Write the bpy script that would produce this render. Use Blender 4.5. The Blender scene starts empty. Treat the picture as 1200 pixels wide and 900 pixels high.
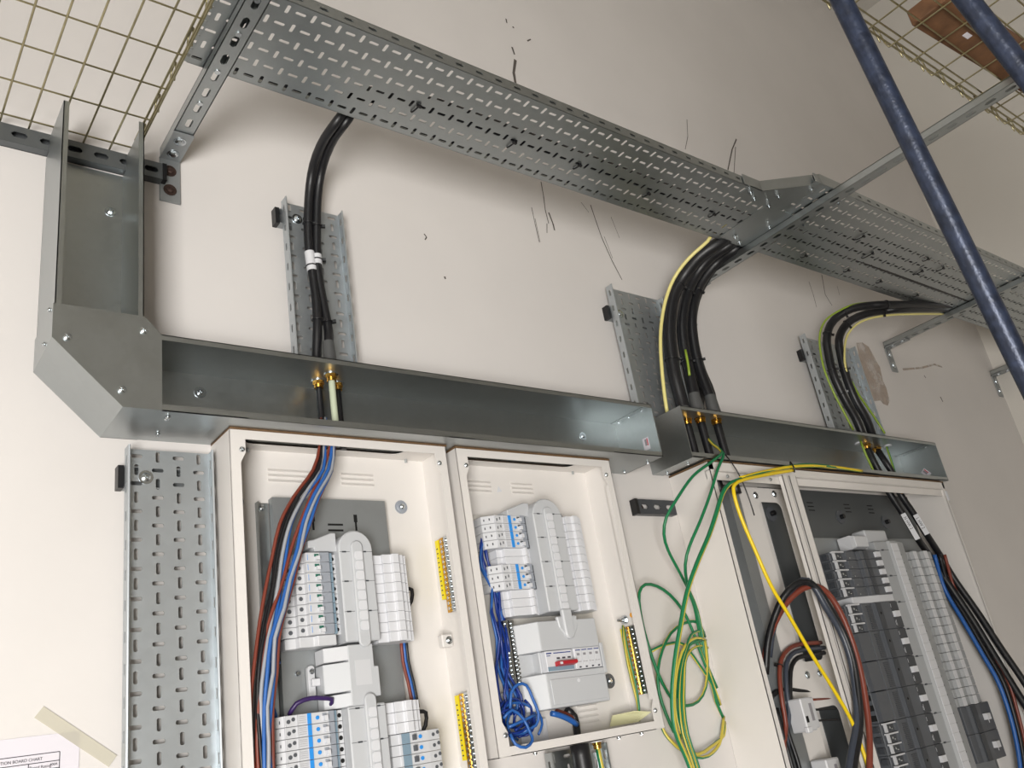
import bpy, bmesh, math, random
from mathutils import Vector as V, Matrix
random.seed(7)
SC = bpy.context.scene
COL = SC.collection
# ------------------------------------------------------------------ camera
# world: X along the back wall, Y into the wall (wall face y=0), Z up; metres.  d = distance out from the wall.
RX, RY, RZ = V((.78762256, -.59566109, -.15760259)), V((.11316898, .3912808, -.91328644)), V((.60567606, .70148928, .37559194))
FPX = 1018.3
EYE = V((0, -1.6, 1.55))
cam = bpy.data.objects.new('camera', bpy.data.cameras.new('camera')); COL.objects.link(cam)
cam.data.sensor_width = 36; cam.data.lens = FPX / 1200 * 36
cam.data.clip_start = .05
cam.matrix_world = Matrix(((RX.x, -RY.x, -RZ.x, EYE.x), (RX.y, -RY.y, -RZ.y, EYE.y), (RX.z, -RY.z, -RZ.z, EYE.z), (0, 0, 0, 1)))
SC.camera = cam
# ------------------------------------------------------------------ world, light, exposure
SC.view_settings.view_transform = 'Standard'; SC.view_settings.look = 'None'
SC.view_settings.gamma = 1; SC.view_settings.use_curve_mapping = False
SC.view_settings.exposure = 0.0
w = bpy.data.worlds.new('sky'); SC.world = w; w.use_nodes = True
bg = w.node_tree.nodes['Background']; bg.inputs[0].default_value = (.86, .93, 1, 1); bg.inputs[1].default_value = 1.0

def area(name, loc, target, sx, sy, power, col):
    l = bpy.data.lights.new(name, 'AREA'); l.shape = 'RECTANGLE'; l.size = sx; l.size_y = sy
    l.energy = power; l.color = col
    o = bpy.data.objects.new(name, l); COL.objects.link(o); o.location = loc
    o.rotation_euler = (V(target) - V(loc)).to_track_quat('-Z', 'Y').to_euler()
    return o
# daylight through the open doorway to the left behind the camera
area('doorway_daylight', (-1.5, -3.3, .85), (1.2, 0, 1.4), 1.2, 1.6, 194, (1, .976, .938))
SC.cycles.max_bounces = 8; SC.cycles.diffuse_bounces = 4; SC.cycles.glossy_bounces = 4
SC.cycles.caustics_reflective = False; SC.cycles.caustics_refractive = False
SC.cycles.sample_clamp_indirect = 4

# ------------------------------------------------------------------ materials
def lin(h):
    h = h.lstrip('#'); r = []
    for i in (0, 2, 4):
        c = int(h[i:i+2], 16) / 255
        r.append(c / 12.92 if c <= .04045 else ((c + .055) / 1.055) ** 2.4)
    return (*r, 1)
def mat(name, col, rough=.5, metal=0., var=0., vscale=20., bump=0., bscale=80., rvar=0., spangle=0., alpha=1.0):
    m = bpy.data.materials.new(name); m.use_nodes = True
    nt = m.node_tree; b = nt.nodes['Principled BSDF']
    c = lin(col) if isinstance(col, str) else col
    b.inputs['Base Color'].default_value = c
    b.inputs['Roughness'].default_value = rough; b.inputs['Metallic'].default_value = metal
    if alpha < 1: b.inputs['Alpha'].default_value = alpha
    tc = nt.nodes.new('ShaderNodeTexCoord')
    if var or spangle:
        n = nt.nodes.new('ShaderNodeTexNoise'); n.inputs['Scale'].default_value = vscale; n.inputs['Detail'].default_value = 5
        nt.links.new(tc.outputs['Object'], n.inputs['Vector'])
        fac = n.outputs['Fac']
        if spangle:
            vo = nt.nodes.new('ShaderNodeTexVoronoi'); vo.inputs['Scale'].default_value = 90
            nt.links.new(tc.outputs['Object'], vo.inputs['Vector'])
            mx0 = nt.nodes.new('ShaderNodeMix'); mx0.inputs[0].default_value = spangle
            nt.links.new(n.outputs['Fac'], mx0.inputs[2]); nt.links.new(vo.outputs['Color'], mx0.inputs[3]); fac = mx0.outputs[0]
        mr = nt.nodes.new('ShaderNodeMapRange'); mr.inputs[1].default_value = .3; mr.inputs[2].default_value = .7
        mr.inputs[3].default_value = 1 - var; mr.inputs[4].default_value = 1 + var
        nt.links.new(fac, mr.inputs[0])
        vm = nt.nodes.new('ShaderNodeVectorMath'); vm.operation = 'SCALE'; vm.inputs[0].default_value = c[:3]
        nt.links.new(mr.outputs[0], vm.inputs['Scale']); nt.links.new(vm.outputs[0], b.inputs['Base Color'])
        if rvar:
            m2 = nt.nodes.new('ShaderNodeMapRange'); m2.inputs[1].default_value = .3; m2.inputs[2].default_value = .7
            m2.inputs[3].default_value = rough - rvar; m2.inputs[4].default_value = rough + rvar
            nt.links.new(fac, m2.inputs[0]); nt.links.new(m2.outputs[0], b.inputs['Roughness'])
    if bump:
        n2 = nt.nodes.new('ShaderNodeTexNoise'); n2.inputs['Scale'].default_value = bscale; n2.inputs['Detail'].default_value = 4
        nt.links.new(tc.outputs['Object'], n2.inputs['Vector'])
        bp = nt.nodes.new('ShaderNodeBump'); bp.inputs['Strength'].default_value = bump; bp.inputs['Distance'].default_value = .002
        nt.links.new(n2.outputs['Fac'], bp.inputs['Height']); nt.links.new(bp.outputs['Normal'], b.inputs['Normal'])
    return m
M = dict(
    wall=mat('wall_paint', '#D9D5D2', .75, var=.035, vscale=2.2, bump=.12, bscale=60),
    wallr=mat('side_wall_paint', '#D6D2CB', .75, var=.03, vscale=2, bump=.12, bscale=60),
    ceil=mat('ceiling_paint', '#C9C5BE', .8, var=.03), floor=mat('concrete_floor', '#8E8A83', .8, var=.15, vscale=4),
    galv=mat('galvanised_steel', '#B1B6B7', .38, 1., var=.03, vscale=14, rvar=.025, spangle=.3),
    galvk=mat('dark_lining_steel', '#6F7375', .5, .7, var=.03, vscale=12, rvar=.03, spangle=.2),
    galvd=mat('galvanised_pan_steel', '#A3A7A9', .5, .7, var=.03, vscale=12, rvar=.03, spangle=.2),
    galvl=mat('bright_galvanised_tray', '#BFC5C9', .46, .85, var=.025, vscale=12, rvar=.02, spangle=.25),
    zinc=mat('bright_zinc', '#C9CFD3', .22, 1., var=.05, vscale=60),
    brass=mat('brass', '#D2A04A', .25, 1., var=.08, vscale=60),
    gold=mat('passivated_zinc_wire', '#A8A080', .35, 1., var=.15, vscale=30),
    rust=mat('rusty_bolt', '#4A3A34', .6, .6, var=.3, vscale=200),
    cream=mat('cream_powder_coat', '#DEDAD6', .42, var=.015, vscale=8, bump=.05, bscale=400),
    creamd=mat('cream_inner_coat', '#CCC8C1', .45, var=.015, vscale=8),
    white=mat('white_plastic', '#D5D6DA', .38), white2=mat('off_white_plastic', '#CACBCE', .42),
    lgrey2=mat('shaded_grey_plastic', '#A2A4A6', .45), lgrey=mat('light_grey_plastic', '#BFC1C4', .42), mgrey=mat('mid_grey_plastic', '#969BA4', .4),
    bgrey=mat('blue_grey_plastic', '#7F95A5', .35), dgrey=mat('dark_grey_plastic', '#54575C', .42),
    dgrey2=mat('darker_grey_plastic', '#3B3E43', .42), black=mat('black_pvc', '#17171A', .42, bump=.1, bscale=200),
    blackp=mat('black_plastic', '#141416', .35), hole=mat('hole_black', '#060606', .8),
    blue=mat('blue_pvc', '#2A5FA8', .38), lblue=mat('light_blue_label', '#2F8FE0', .4), dblue=mat('navy_blue_pvc', '#12307E', .32),
    brown=mat('brown_pvc', '#7A3A2C', .4), grey=mat('grey_pvc', '#9A9DA3', .4), dgcab=mat('slate_grey_pvc', '#3C424E', .36),
    green=mat('green_pvc', '#157548', .38), yellow=mat('yellow_pvc', '#CDBB4A', .38), cyellow=mat('clear_yellow_pvc', '#E6DB8E', .4),
    puregold=mat('bright_yellow_pvc', '#EBCB1C', .35), lime=mat('lime_pvc', '#8FA83A', .4),
    purple=mat('purple_pvc', '#382358', .4), red=mat('red_plastic', '#B32630', .35), tgreen=mat('toggle_green', '#2F6B5B', .4),
    ylabel=mat('yellow_label', '#F2DC23', .45), orange=mat('orange_sticker', '#F2A51E', .5),
    wood=mat('raw_plywood', '#6B5238', .7, var=.25, vscale=40), timber=mat('old_timber', '#6B4A30', .7, var=.3, vscale=25, bump=.3),
    paper=mat('paper', '#D9D5DC', .7), ink=mat('printed_ink', '#3A3A42', .7), redink=mat('printed_red', '#C23A44', .7),
    greyink=mat('printed_grey', '#8D8B90', .7),
    tape=mat('masking_tape', '#DDD8C8', .35, alpha=.6), bluepole=mat('worn_blue_paint', '#2B3346', .36, .3, var=.45, vscale=45, bump=.5, bscale=120),
    scuff=mat('scuff_mark', '#5B544F', .9), stain=mat('wall_stain', '#B9A99C', .85), clear=mat('clear_bag', '#E2E0B4', .3, alpha=.75),
    sheath=mat('greenish_sheath', '#BFC7AE', .45), shroud=mat('grey_gland_shroud', '#4E4F4F', .5),
)
_m = M['stain']; _nt = _m.node_tree; _b = _nt.nodes['Principled BSDF']
_tc = _nt.nodes.new('ShaderNodeTexCoord'); _n = _nt.nodes.new('ShaderNodeTexNoise'); _n.inputs['Scale'].default_value = 14; _n.inputs['Detail'].default_value = 6
_r = _nt.nodes.new('ShaderNodeMapRange'); _r.inputs[1].default_value = .25; _r.inputs[2].default_value = .6; _r.inputs[3].default_value = 0; _r.inputs[4].default_value = .8
_nt.links.new(_tc.outputs['Object'], _n.inputs['Vector']); _nt.links.new(_n.outputs['Fac'], _r.inputs[0]); _nt.links.new(_r.outputs[0], _b.inputs['Alpha'])
# ------------------------------------------------------------------ mesh builder
def W(x, d, z): return V((x, -d, z))
def at(px, py, d):
    """point standing d metres out from the wall, seen at that spot of the photograph"""
    r = RX * ((px - 600) / FPX) + RY * ((py - 450) / FPX) + RZ
    return EYE + r * ((-d - EYE.y) / r.y)
def smooth_path(pts, step=.02):
    pts = [V(p) for p in pts]
    if len(pts) < 3: return pts
    out = []
    P = [pts[0] * 2 - pts[1]] + pts + [pts[-1] * 2 - pts[-2]]
    for i in range(1, len(P) - 2):
        p0, p1, p2, p3 = P[i-1:i+3]
        n = max(2, min(14, int((p2 - p1).length / step)))
        for k in range(n):
            t = k / n
            out.append(.5 * ((2*p1) + (p2 - p0)*t + (2*p0 - 5*p1 + 4*p2 - p3)*t*t + (3*p1 - p0 - 3*p2 + p3)*t**3))
    out.append(pts[-1]); return out
ORIGIN = {}
class MB:
    def __init__(s): s.v = []; s.f = []; s.m = []; s.sm = []; s.marks = []
    def mark(s): s.marks.append((len(s.v), len(s.f))); return s
    def each(s, name, mats, parent=None, **k):
        """every marked piece becomes a part of its own"""
        out = []
        for i, (v0, f0) in enumerate(s.marks):
            v1, f1 = s.marks[i+1] if i+1 < len(s.marks) else (len(s.v), len(s.f))
            q = MB(); q.v = s.v[v0:v1]; q.f = [[a - v0 for a in f] for f in s.f[f0:f1]]; q.m = s.m[f0:f1]; q.sm = s.sm[f0:f1]
            out.append(q.build(name, mats, parent, **k))
        return out
    def stuff(s, name, mats, parent=None, **k):
        o = s.build(name, mats, parent, **k); o['kind'] = 'stuff'; return o
    def add(s, vs, fs, mi=0, smooth=False):
        b = len(s.v); s.v += [V(p) for p in vs]
        for f in fs:
            s.f.append([b + i for i in f]); s.m.append(mi); s.sm.append(smooth)
        return s
    def box(s, x0, x1, d0, d1, z0, z1, mi=0):
        vs = [W(x, d, z) for z in (z0, z1) for d in (d0, d1) for x in (x0, x1)]
        return s.add(vs, [(0,1,3,2), (4,6,7,5), (0,4,5,1), (2,3,7,6), (0,2,6,4), (1,5,7,3)], mi)
    def obox(s, c, u, v, n, a, b, t, mi=0):
        """box centred c with half sizes a,b,t along unit u,v,n"""
        vs = [c + u*i*a + v*j*b + n*k*t for k in (-1,1) for j in (-1,1) for i in (-1,1)]
        return s.add(vs, [(0,1,3,2), (4,6,7,5), (0,4,5,1), (2,3,7,6), (0,2,6,4), (1,5,7,3)], mi)
    def extr(s, poly, o, u, v, w, L, mi=0, smooth=False):
        n = len(poly); o = V(o); u = V(u); v = V(v); w = V(w)
        vs = [o + u*a + v*b for a, b in poly] + [o + u*a + v*b + w*L for a, b in poly]
        s.add(vs, [(i, (i+1) % n, n + (i+1) % n, n + i) for i in range(n)], mi, smooth)
        return s.add(vs, [tuple(range(n-1, -1, -1)), tuple(range(n, 2*n))], mi)
    def prof_xd(s, poly, z0, z1, mi=0): return s.extr(poly, W(0, 0, z0), (1,0,0), (0,-1,0), (0,0,1), z1 - z0, mi)
    def poly_xz(s, poly, d0, d1, mi=0): return s.extr(poly, W(0, d0, 0), (1,0,0), (0,0,1), (0,-1,0), d1 - d0, mi)
    def prof_dz(s, poly, x0, x1, mi=0): return s.extr(poly, W(x0, 0, 0), (0,-1,0), (0,0,1), (1,0,0), x1 - x0, mi)
    def cyl(s, a, b, r, n=10, mi=0, r2=None):
        a = V(a); b = V(b); t = (b - a).normalized(); u = t.orthogonal().normalized(); v = t.cross(u)
        r2 = r if r2 is None else r2
        ring = lambda c, q: [c + (u*math.cos(2*math.pi*i/n) + v*math.sin(2*math.pi*i/n))*q for i in range(n)]
        A, B = ring(a, r), ring(b, r2)
        s.add(A + B, [(i, (i+1) % n, n + (i+1) % n, n + i) for i in range(n)], mi, n > 6)
        return s.add(A + B, [tuple(range(n-1, -1, -1)), tuple(range(n, 2*n))], mi)
    def tube(s, pts, r, n=8, mi=0, stripe=None, twist=0., step=.02, raw=False):
        """round wire along pts; stripe=(mi2, frac, phase): part of the circumference in a second colour"""
        P = pts if raw else smooth_path(pts, step)
        u = None; rings = []
        for i, p in enumerate(P):
            t = (P[min(i+1, len(P)-1)] - P[max(i-1, 0)]).normalized()
            if u is None: u = t.orthogonal().normalized()
            u = (u - t*u.dot(t)).normalized(); v = t.cross(u)
            rings.append([p + (u*math.cos(2*math.pi*k/n + twist*i) + v*math.sin(2*math.pi*k/n + twist*i))*r for k in range(n)])
        b = len(s.v); s.v += [q for rg in rings for q in rg]
        for i in range(len(P)-1):
            for k in range(n):
                m = mi
                if stripe and ((k + stripe[2]*n) % n) < stripe[1]*n: m = stripe[0]
                s.f.append([b+i*n+k, b+i*n+(k+1) % n, b+(i+1)*n+(k+1) % n, b+(i+1)*n+k]); s.m.append(m); s.sm.append(True)
        for idx in (0, len(P)-1):
            s.f.append([b+idx*n+k for k in range(n)]); s.m.append(mi); s.sm.append(False)
        return s
    def holed(s, o, u, v, n, w, h, hole, t, mi=0, rim=False):
        """w x h sheet at corner o, thickness t along n, with one hole (list of (a,b), counter-clockwise)"""
        cs = [(0,0), (w,0), (w,h), (0,h)]
        cx = sum(p[0] for p in hole)/len(hole); cy = sum(p[1] for p in hole)/len(hole)
        def cor(p): return (0 if p[1] < cy else 3) if p[0] < cx else (1 if p[1] < cy else 2)
        K = len(hole); vs = []
        for k in (0, 1):
            vs += [o + u*a + v*b + n*(t*k) for a, b in cs] + [o + u*a + v*b + n*(t*k) for a, b in hole]
        fs = []; O = 4 + K
        for i in range(K):
            j = (i+1) % K; ci, cj = cor(hole[i]), cor(hole[j])
            for k in (0, O):
                fs.append((k+ci, k+4+i, k+4+j) if ci == cj else (k+ci, k+4+i, k+4+j, k+cj))
            fs.append((4+i, 4+j, O+4+j, O+4+i))
        if rim: fs += [(i, (i+1) % 4, O+(i+1) % 4, O+i) for i in range(4)]
        return s.add(vs, fs, mi)
    def perf(s, o, u, v, n, nu, nv, pu, pv, t=.0015, slen=.0205, swid=.0072, phase=0, mi=0):
        u = V(u); v = V(v); n = V(n); o = V(o)
        for i in range(nu):
            for j in range(nv):
                a, b = (slen, swid) if (i + j + phase) % 2 == 0 else (swid, min(slen, pv*.62))
                c = min(a, b)*.28; x0, x1, y0, y1 = pu/2-a/2, pu/2+a/2, pv/2-b/2, pv/2+b/2
                hole = [(x0, y0+c), (x0+c, y0), (x1-c, y0), (x1, y0+c), (x1, y1-c), (x1-c, y1), (x0+c, y1), (x0, y1-c)]
                s.holed(o + u*(pu*i) + v*(pv*j), u, v, n, pu, pv, hole, t, mi)
        return s
    def strip(s, o, u, v, n, nu, pu, h, slen, swid, t=.002, mi=0):
        """a row of length-wise slots"""
        u = V(u); v = V(v); n = V(n); o = V(o)
        c = swid*.35; x0, x1, y0, y1 = pu/2-slen/2, pu/2+slen/2, h/2-swid/2, h/2+swid/2
        hole = [(x0, y0+c), (x0+c, y0), (x1-c, y0), (x1, y0+c), (x1, y1-c), (x1-c, y1), (x0+c, y1), (x0, y1-c)]
        for i in range(nu): s.holed(o + u*(pu*i), u, v, n, pu, h, hole, t, mi, rim=(i in (0, nu-1)))
        return s
    def sheet(s, pts, t, o, u, v, w, L, mi=0):
        """bent sheet metal: open polyline pts thickened by t, extruded along w"""
        off = []
        for i, p in enumerate(pts):
            a = V(pts[max(i-1, 0)]); b = V(p); c = V(pts[min(i+1, len(pts)-1)])
            n1 = V((-(b-a).y, (b-a).x)).normalized() if i else None
            n2 = V((-(c-b).y, (c-b).x)).normalized() if i < len(pts)-1 else None
            if n1 is None: m = n2
            elif n2 is None: m = n1
            else:
                m = (n1 + n2); m = m / max(.3, m.dot(n1)) if m.length > 1e-6 else n1
            off.append((p[0] + m.x*t, p[1] + m.y*t))
        return s.extr(list(pts) + off[::-1], o, u, v, w, L, mi)
    def screw(s, c, n, r=.006, mi=0, washer=0, hx=False):
        s.mark(); c = V(c); n = V(n)
        if washer: s.cyl(c, c + n*.0015, washer, 16, mi)
        s.cyl(c + n*.001, c + n*.0035, r, 6 if hx else 14, mi); s.cyl(c + n*.0035, c + n*.0055, r, 6 if hx else 14, mi, r*.6)
        u = n.orthogonal().normalized(); v = n.cross(u)
        if not hx:
            s.obox(c + n*.0055, u, v, n, r*.45, r*.09, .0004, mi); s.obox(c + n*.0055, v, u, n, r*.45, r*.09, .0004, mi)
        return s
    def build(s, name, mats, parent=None, bevel=0., origin=None):
        me = bpy.data.meshes.new(name)
        if parent is not None: o0 = ORIGIN[parent.name]
        elif origin is not None: o0 = V(origin)
        else:
            mn = [min(p[i] for p in s.v) for i in range(3)]; mx = [max(p[i] for p in s.v) for i in range(3)]
            o0 = V(((mn[0]+mx[0])/2, (mn[1]+mx[1])/2, mn[2]))
        me.from_pydata([p - o0 for p in s.v], [], s.f)
        for m in (mats if isinstance(mats, (list, tuple)) else [mats]): me.materials.append(M[m] if isinstance(m, str) else m)
        me.polygons.foreach_set('material_index', s.m); me.polygons.foreach_set('use_smooth', s.sm)
        bm = bmesh.new(); bm.from_mesh(me)
        if bevel:
            bmesh.ops.remove_doubles(bm, verts=bm.verts, dist=1e-6)
            ed = [e for e in bm.edges if len(e.link_faces) == 2 and e.calc_face_angle(0) > .5]
            bmesh.ops.bevel(bm, geom=ed, offset=bevel, segments=1, affect='EDGES', clamp_overlap=True)
        bmesh.ops.recalc_face_normals(bm, faces=bm.faces); bm.to_mesh(me); bm.free(); me.update()
        o = bpy.data.objects.new(name, me); COL.objects.link(o)
        ORIGIN[o.name] = o0
        if parent is not None: o.parent = parent
        else: o.location = o0
        return o
def tag(o, label, cat, group=None):
    o['label'] = label; o['category'] = cat
    if group: o['group'] = group
    n = len(label.split())
    assert 4 <= n <= 16, (n, label)
    return o
def thing(name, loc, label, cat, group=None):
    o = bpy.data.objects.new(name, None); COL.objects.link(o); o.location = loc; o.empty_display_size = .03
    ORIGIN[o.name] = V(loc)
    return tag(o, label, cat, group)
def copy_tree(o, delta, label=None):
    c = o.copy(); COL.objects.link(c); c.location = o.location + V(delta); ORIGIN[c.name] = V(c.location)
    if label: tag(c, label, c['category'])
    for ch in o.children:
        k = ch.copy(); COL.objects.link(k); k.parent = c
        for g in ch.children:
            q = g.copy(); COL.objects.link(q); q.parent = k
    return c
def struct(name, mb, m, parent=None):
    o = mb.build(name, m, parent, origin=(0,0,0) if parent is None else None)
    o['kind'] = 'structure'; return o
ORD = ['first', 'second', 'third', 'fourth', 'fifth', 'sixth', 'seventh', 'eighth', 'ninth', 'tenth', 'eleventh', 'twelfth', 'thirteenth', 'fourteenth']
def label3d(text, o, u, v, size, parent, m='ink', n=None, name='printed_text', squash=1.):
    """flat printed lettering on a surface: baseline start o, reading direction u, up v"""
    cu = bpy.data.curves.new('t', 'FONT'); cu.body = text; cu.size = size
    to = bpy.data.objects.new('t', cu); COL.objects.link(to)
    bpy.context.view_layer.update()
    me = bpy.data.meshes.new_from_object(to.evaluated_get(bpy.context.evaluated_depsgraph_get()))
    bpy.data.objects.remove(to); me.name = name
    u = V(u).normalized(); v = V(v).normalized(); n = V(n) if n else u.cross(v)
    o0 = ORIGIN[parent.name]
    for q in me.vertices: q.co = V(o) + u*(q.co.x*squash) + v*q.co.y + n*.0006 - o0
    me.materials.clear(); me.materials.append(M[m])
    ob = bpy.data.objects.new(name, me); COL.objects.link(ob); ob.parent = parent; ORIGIN[ob.name] = o0
    return ob
X, Y, Z = V((1,0,0)), V((0,1,0)), V((0,0,1))
OUT = V((0,-1,0))       # away from the wall
def rrect(x0, x1, y0, y1, r, k=5):
    pts = []
    for cx, cy, a in ((x0+r, y0+r, 180), (x1-r, y0+r, 270), (x1-r, y1-r, 0), (x0+r, y1-r, 90)):
        for i in range(k+1):
            t = math.radians(a + 90*i/k); pts.append((cx + r*math.cos(t), cy + r*math.sin(t)))
    return pts

# ================================================================== THE SETTING
XR = 4.56; FR = 3.4; CH = 5.2
struct('wall_back', MB().box(-2.6, XR+.15, -.15, 0, 0, CH), 'wall')
wall_back = bpy.data.objects['wall_back']
struct('wall_right', MB().box(XR, XR+.15, 0, FR, 0, CH), 'wallr')
struct('wall_left', MB().box(-2.75, -2.6, -.15, FR, 0, CH), 'wallr')
# wall behind the camera, with the open doorway to the left that lets the daylight in
fw = MB(); fw.box(-2.75, -2.2, FR, FR+.15, 0, CH); fw.box(-.8, XR+.15, FR, FR+.15, 0, CH); fw.box(-2.2, -.8, FR, FR+.15, 2.1, CH)
struct('wall_front', fw, 'wallr')
struct('floor', MB().box(-2.75, XR+.15, -.15, FR+.15, -.12, 0), 'floor')
struct('ceiling', MB().box(-2.75, XR+.15, -.15, FR+.15, CH, CH+.15), 'ceil')
# scuffs and stains on the plaster: flat marks with a shape of their own
def scuff(pts, w, m='scuff'):
    P = [at(a, b, .0006) for a, b in pts]; mb = MB()
    for a, b in zip(P[:-1], P[1:]):
        t = (b-a).normalized(); n = t.cross(Y)*(w/2)
        mb.add([a-n, b-n*.8, b+n*.8, a+n], [(0,1,2,3)])
    o = mb.build('scuff_mark' if m == 'scuff' else 'wall_stain', m, wall_back); return o
for pts, w_ in [([(634,213),(637,230),(639,246),(643,262)], .0035), ([(641,262),(641,273)], .003), ([(643,249),(648,262),(650,270)], .006),
                ([(623,243),(627,262),(632,284)], .0025), ([(627,256),(633,284)], .002), ([(692,240),(698,258),(705,278),(717,305),(729,328)], .004),
                ([(708,277),(718,303)], .002), ([(681,237),(690,249)], .002), ([(716,254),(726,279)], .0018),
                ([(497,274),(500,278),(498,281)], .004), ([(521,324),(522,327)], .006), ([(604,70),(602,85),(604,97)], .012), ([(600,55),(603,64)], .008),
                ([(593,22),(594,27)], .006), ([(601,31),(602,33)], .008), ([(618,48),(622,46)], .006),
                ([(863,163),(858,175),(853,199)], .007), ([(862,172),(860,205)], .004), ([(805,140),(806,160),(803,175)], .003),
                ([(948,330),(953,345),(957,360)], .003), ([(963,322),(967,345),(975,358)], .004), ([(981,335),(984,346)], .002),
                ([(1102,465),(1105,471)], .008), ([(1083,440),(1085,443)], .006)]:
    scuff(pts, w_)
scuff([(1058,433),(1080,431),(1095,427),(1104,430)], .010, 'stain')
st = MB(); P = [at(a + random.uniform(-2, 2), b + random.uniform(-2, 2), .0004) for a, b in ((1004,403),(1010,403),(1018,407),(1024,414),(1028,422),(1033,432),(1035,445),(1040,455),(1042,468),(1040,476),(1033,475),(1030,470),(1024,472),(1014,450))]
st.add(P, [tuple(range(len(P)))]); st.build('wall_stain', 'stain', wall_back)
# ================================================================== TRUNKING
def tmark(par, c, u, v):
    """small maker's sticker"""
    n = u.cross(v)
    mb = MB(); mb.obox(c, u, v, n, .011, .017, .0003); s = mb.build('sticker', 'paper', par)
    MB().obox(c + n*.0004 + v*.004, u, v, n, .0035, .009, .0002).build('printed_block', 'greyink', s)
    MB().obox(c + n*.0004 + v*.004 + u*.006, u, v, n, .0016, .010, .0002).build('printed_block', 'redink', s)
    return s
T1Z0, T1Z1, TD = 2.176, 2.326, .148
t1 = thing('cable_trunking', W(1.09, 0, T1Z0), 'long open galvanised trunking running along above the two smaller boards', 'trunking')
prof = [(TD, T1Z0+.012), (TD, T1Z0), (0.001, T1Z0), (.001, T1Z1), (TD, T1Z1), (TD, T1Z1-.010)]
mb = MB(); t_ = .0018
# bottom with the cable holes over the boards, top, back, lips
mb.box(.443, 1.732, .001, .003, T1Z0, T1Z1)
mb.box(.443, 1.732, .003, TD, T1Z1-t_, T1Z1)
for x0, x1, hole in ((.443, .60, 0), (.60, 1.05, 1), (1.05, 1.12, 0), (1.12, 1.55, 1), (1.55, 1.732, 0)):
    if hole: mb.holed(W(x0, .003, T1Z0), X, OUT, Z, x1-x0, TD-.003, rrect(.04, x1-x0-.06, .035, .095, .02), t_)
    else: mb.box(x0, x1, .003, TD, T1Z0, T1Z0+t_)
mb.box(.443, 1.732, TD-t_, TD, T1Z0, T1Z0+.013); mb.box(.443, 1.732, TD-t_, TD, T1Z1-.011, T1Z1)
mb.build('trunking_body', 'galv', t1)
ec = MB(); ec.box(1.730, 1.7325, .002, TD, T1Z0, T1Z1); ec.box(1.715, 1.732, .004, TD-.004, T1Z1-.0045, T1Z1-.0025); ec.box(1.706, 1.732, .004, TD-.004, T1Z0+.0025, T1Z0+.004)
ec.build('end_cap', 'galv', t1)
sc = MB()
for x, z in ((1.597, 2.276), (.563, 2.285), (.98, 2.20)): sc.screw(W(x, .003, z), OUT, .006, washer=.012)
for x, d in ((1.70, .03), (1.716, .105), (.47, .04), (.462, .125), (.462, .117)): sc.screw(W(x, d, T1Z0), -Z, .0045)
for d in (.03, .07, .12): sc.screw(W(1.72, d, T1Z1-.005), -Z, .003)
sc.each('fixing_screw', 'zinc', t1)
tmark(t1, W(1.7296, .103, 2.228), OUT, Z)
# bend and riser on the left
tv = thing('vertical_trunking', W(.34, 0, 2.35), 'open galvanised trunking riser standing on the left corner bend', 'trunking')
VX0, VX1 = .268, .414
mb = MB(); mb.box(VX0, VX1, .001, .003, 2.34, 2.762)
for x in (VX0, VX1-t_):
    mb.box(x, x+t_, .001, TD, 2.34, 2.762); mb.box(x, x+t_, .026, TD, 2.762, 2.795)
mb.box(VX0, VX0+.010, TD-t_, TD, 2.34, 2.795); mb.box(VX1-.010, VX1, TD-t_, TD, 2.34, 2.795)
mb.build('trunking_body', 'galv', tv)
MB().screw(W(.389, .003, 2.668), OUT, .006, washer=.011).build('fixing_screw', 'zinc', tv)
bd = thing('trunking_bend', W(.35, 0, T1Z0), 'galvanised corner bend with chamfered lid joining riser and long trunking', 'trunking')
pl = [(.2655, 2.356), (.2655, 2.291), (.379, 2.1755), (.4445, 2.1755), (.4445, 2.324), (.4145, 2.356)]
MB().poly_xz(pl, TD+.0005, TD+.0025).build('lid', 'galv', bd)
mb = MB()
for a, b in ((0,1), (1,2), (2,3), (4,5)):
    p, q = pl[a], pl[b]; t = V((q[0]-p[0], q[1]-p[1])).normalized(); n = V((-t.y, t.x))*.0018
    mb.poly_xz([p, q, (q[0]+n.x, q[1]+n.y), (p[0]+n.x, p[1]+n.y)], .001, TD+.0004)
mb.poly_xz([(a*.995+.35*.005, b) for a, b in pl], .001, .0025)
mb.build('bend_body', 'galv', bd)
sc = MB()
for x, z in ((.289, 2.294), (.413, 2.327), (.377, 2.207)): sc.screw(W(x, TD+.002, z), OUT, .0065)
for d, z in ((.13, 2.352), (.10, 2.30)): sc.screw(W(.2655, d, z), -X, .004)
sc.each('lid_screw', 'zinc', bd)
# right trunking over the big board
T2D, T2Z0, T2Z1 = .155, 2.182, 2.332
t2 = thing('cable_trunking', W(2.56, 0, T2Z0), 'open galvanised trunking on top of the large right-hand board', 'trunking')
mb = MB(); mb.box(1.845, 3.288, .001, .003, T2Z0, T2Z1); mb.box(1.845, 3.288, .003, T2D, T2Z1-t_, T2Z1)
for x0, x1, hole in ((1.845, 1.90, 0), (1.90, 2.30, 1), (2.30, 2.80, 0), (2.80, 3.20, 1), (3.20, 3.288, 0)):
    if hole: mb.holed(W(x0, .003, T2Z0), X, OUT, Z, x1-x0, T2D-.003, rrect(.03, x1-x0-.03, .025, .125, .02), t_)
    else: mb.box(x0, x1, .003, T2D, T2Z0, T2Z0+t_)
mb.box(1.845, 3.288, T2D-t_, T2D, T2Z0, T2Z0+.013); mb.box(1.845, 3.288, T2D-t_, T2D, T2Z1-.011, T2Z1)
mb.build('trunking_body', 'galv', t2)
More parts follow.
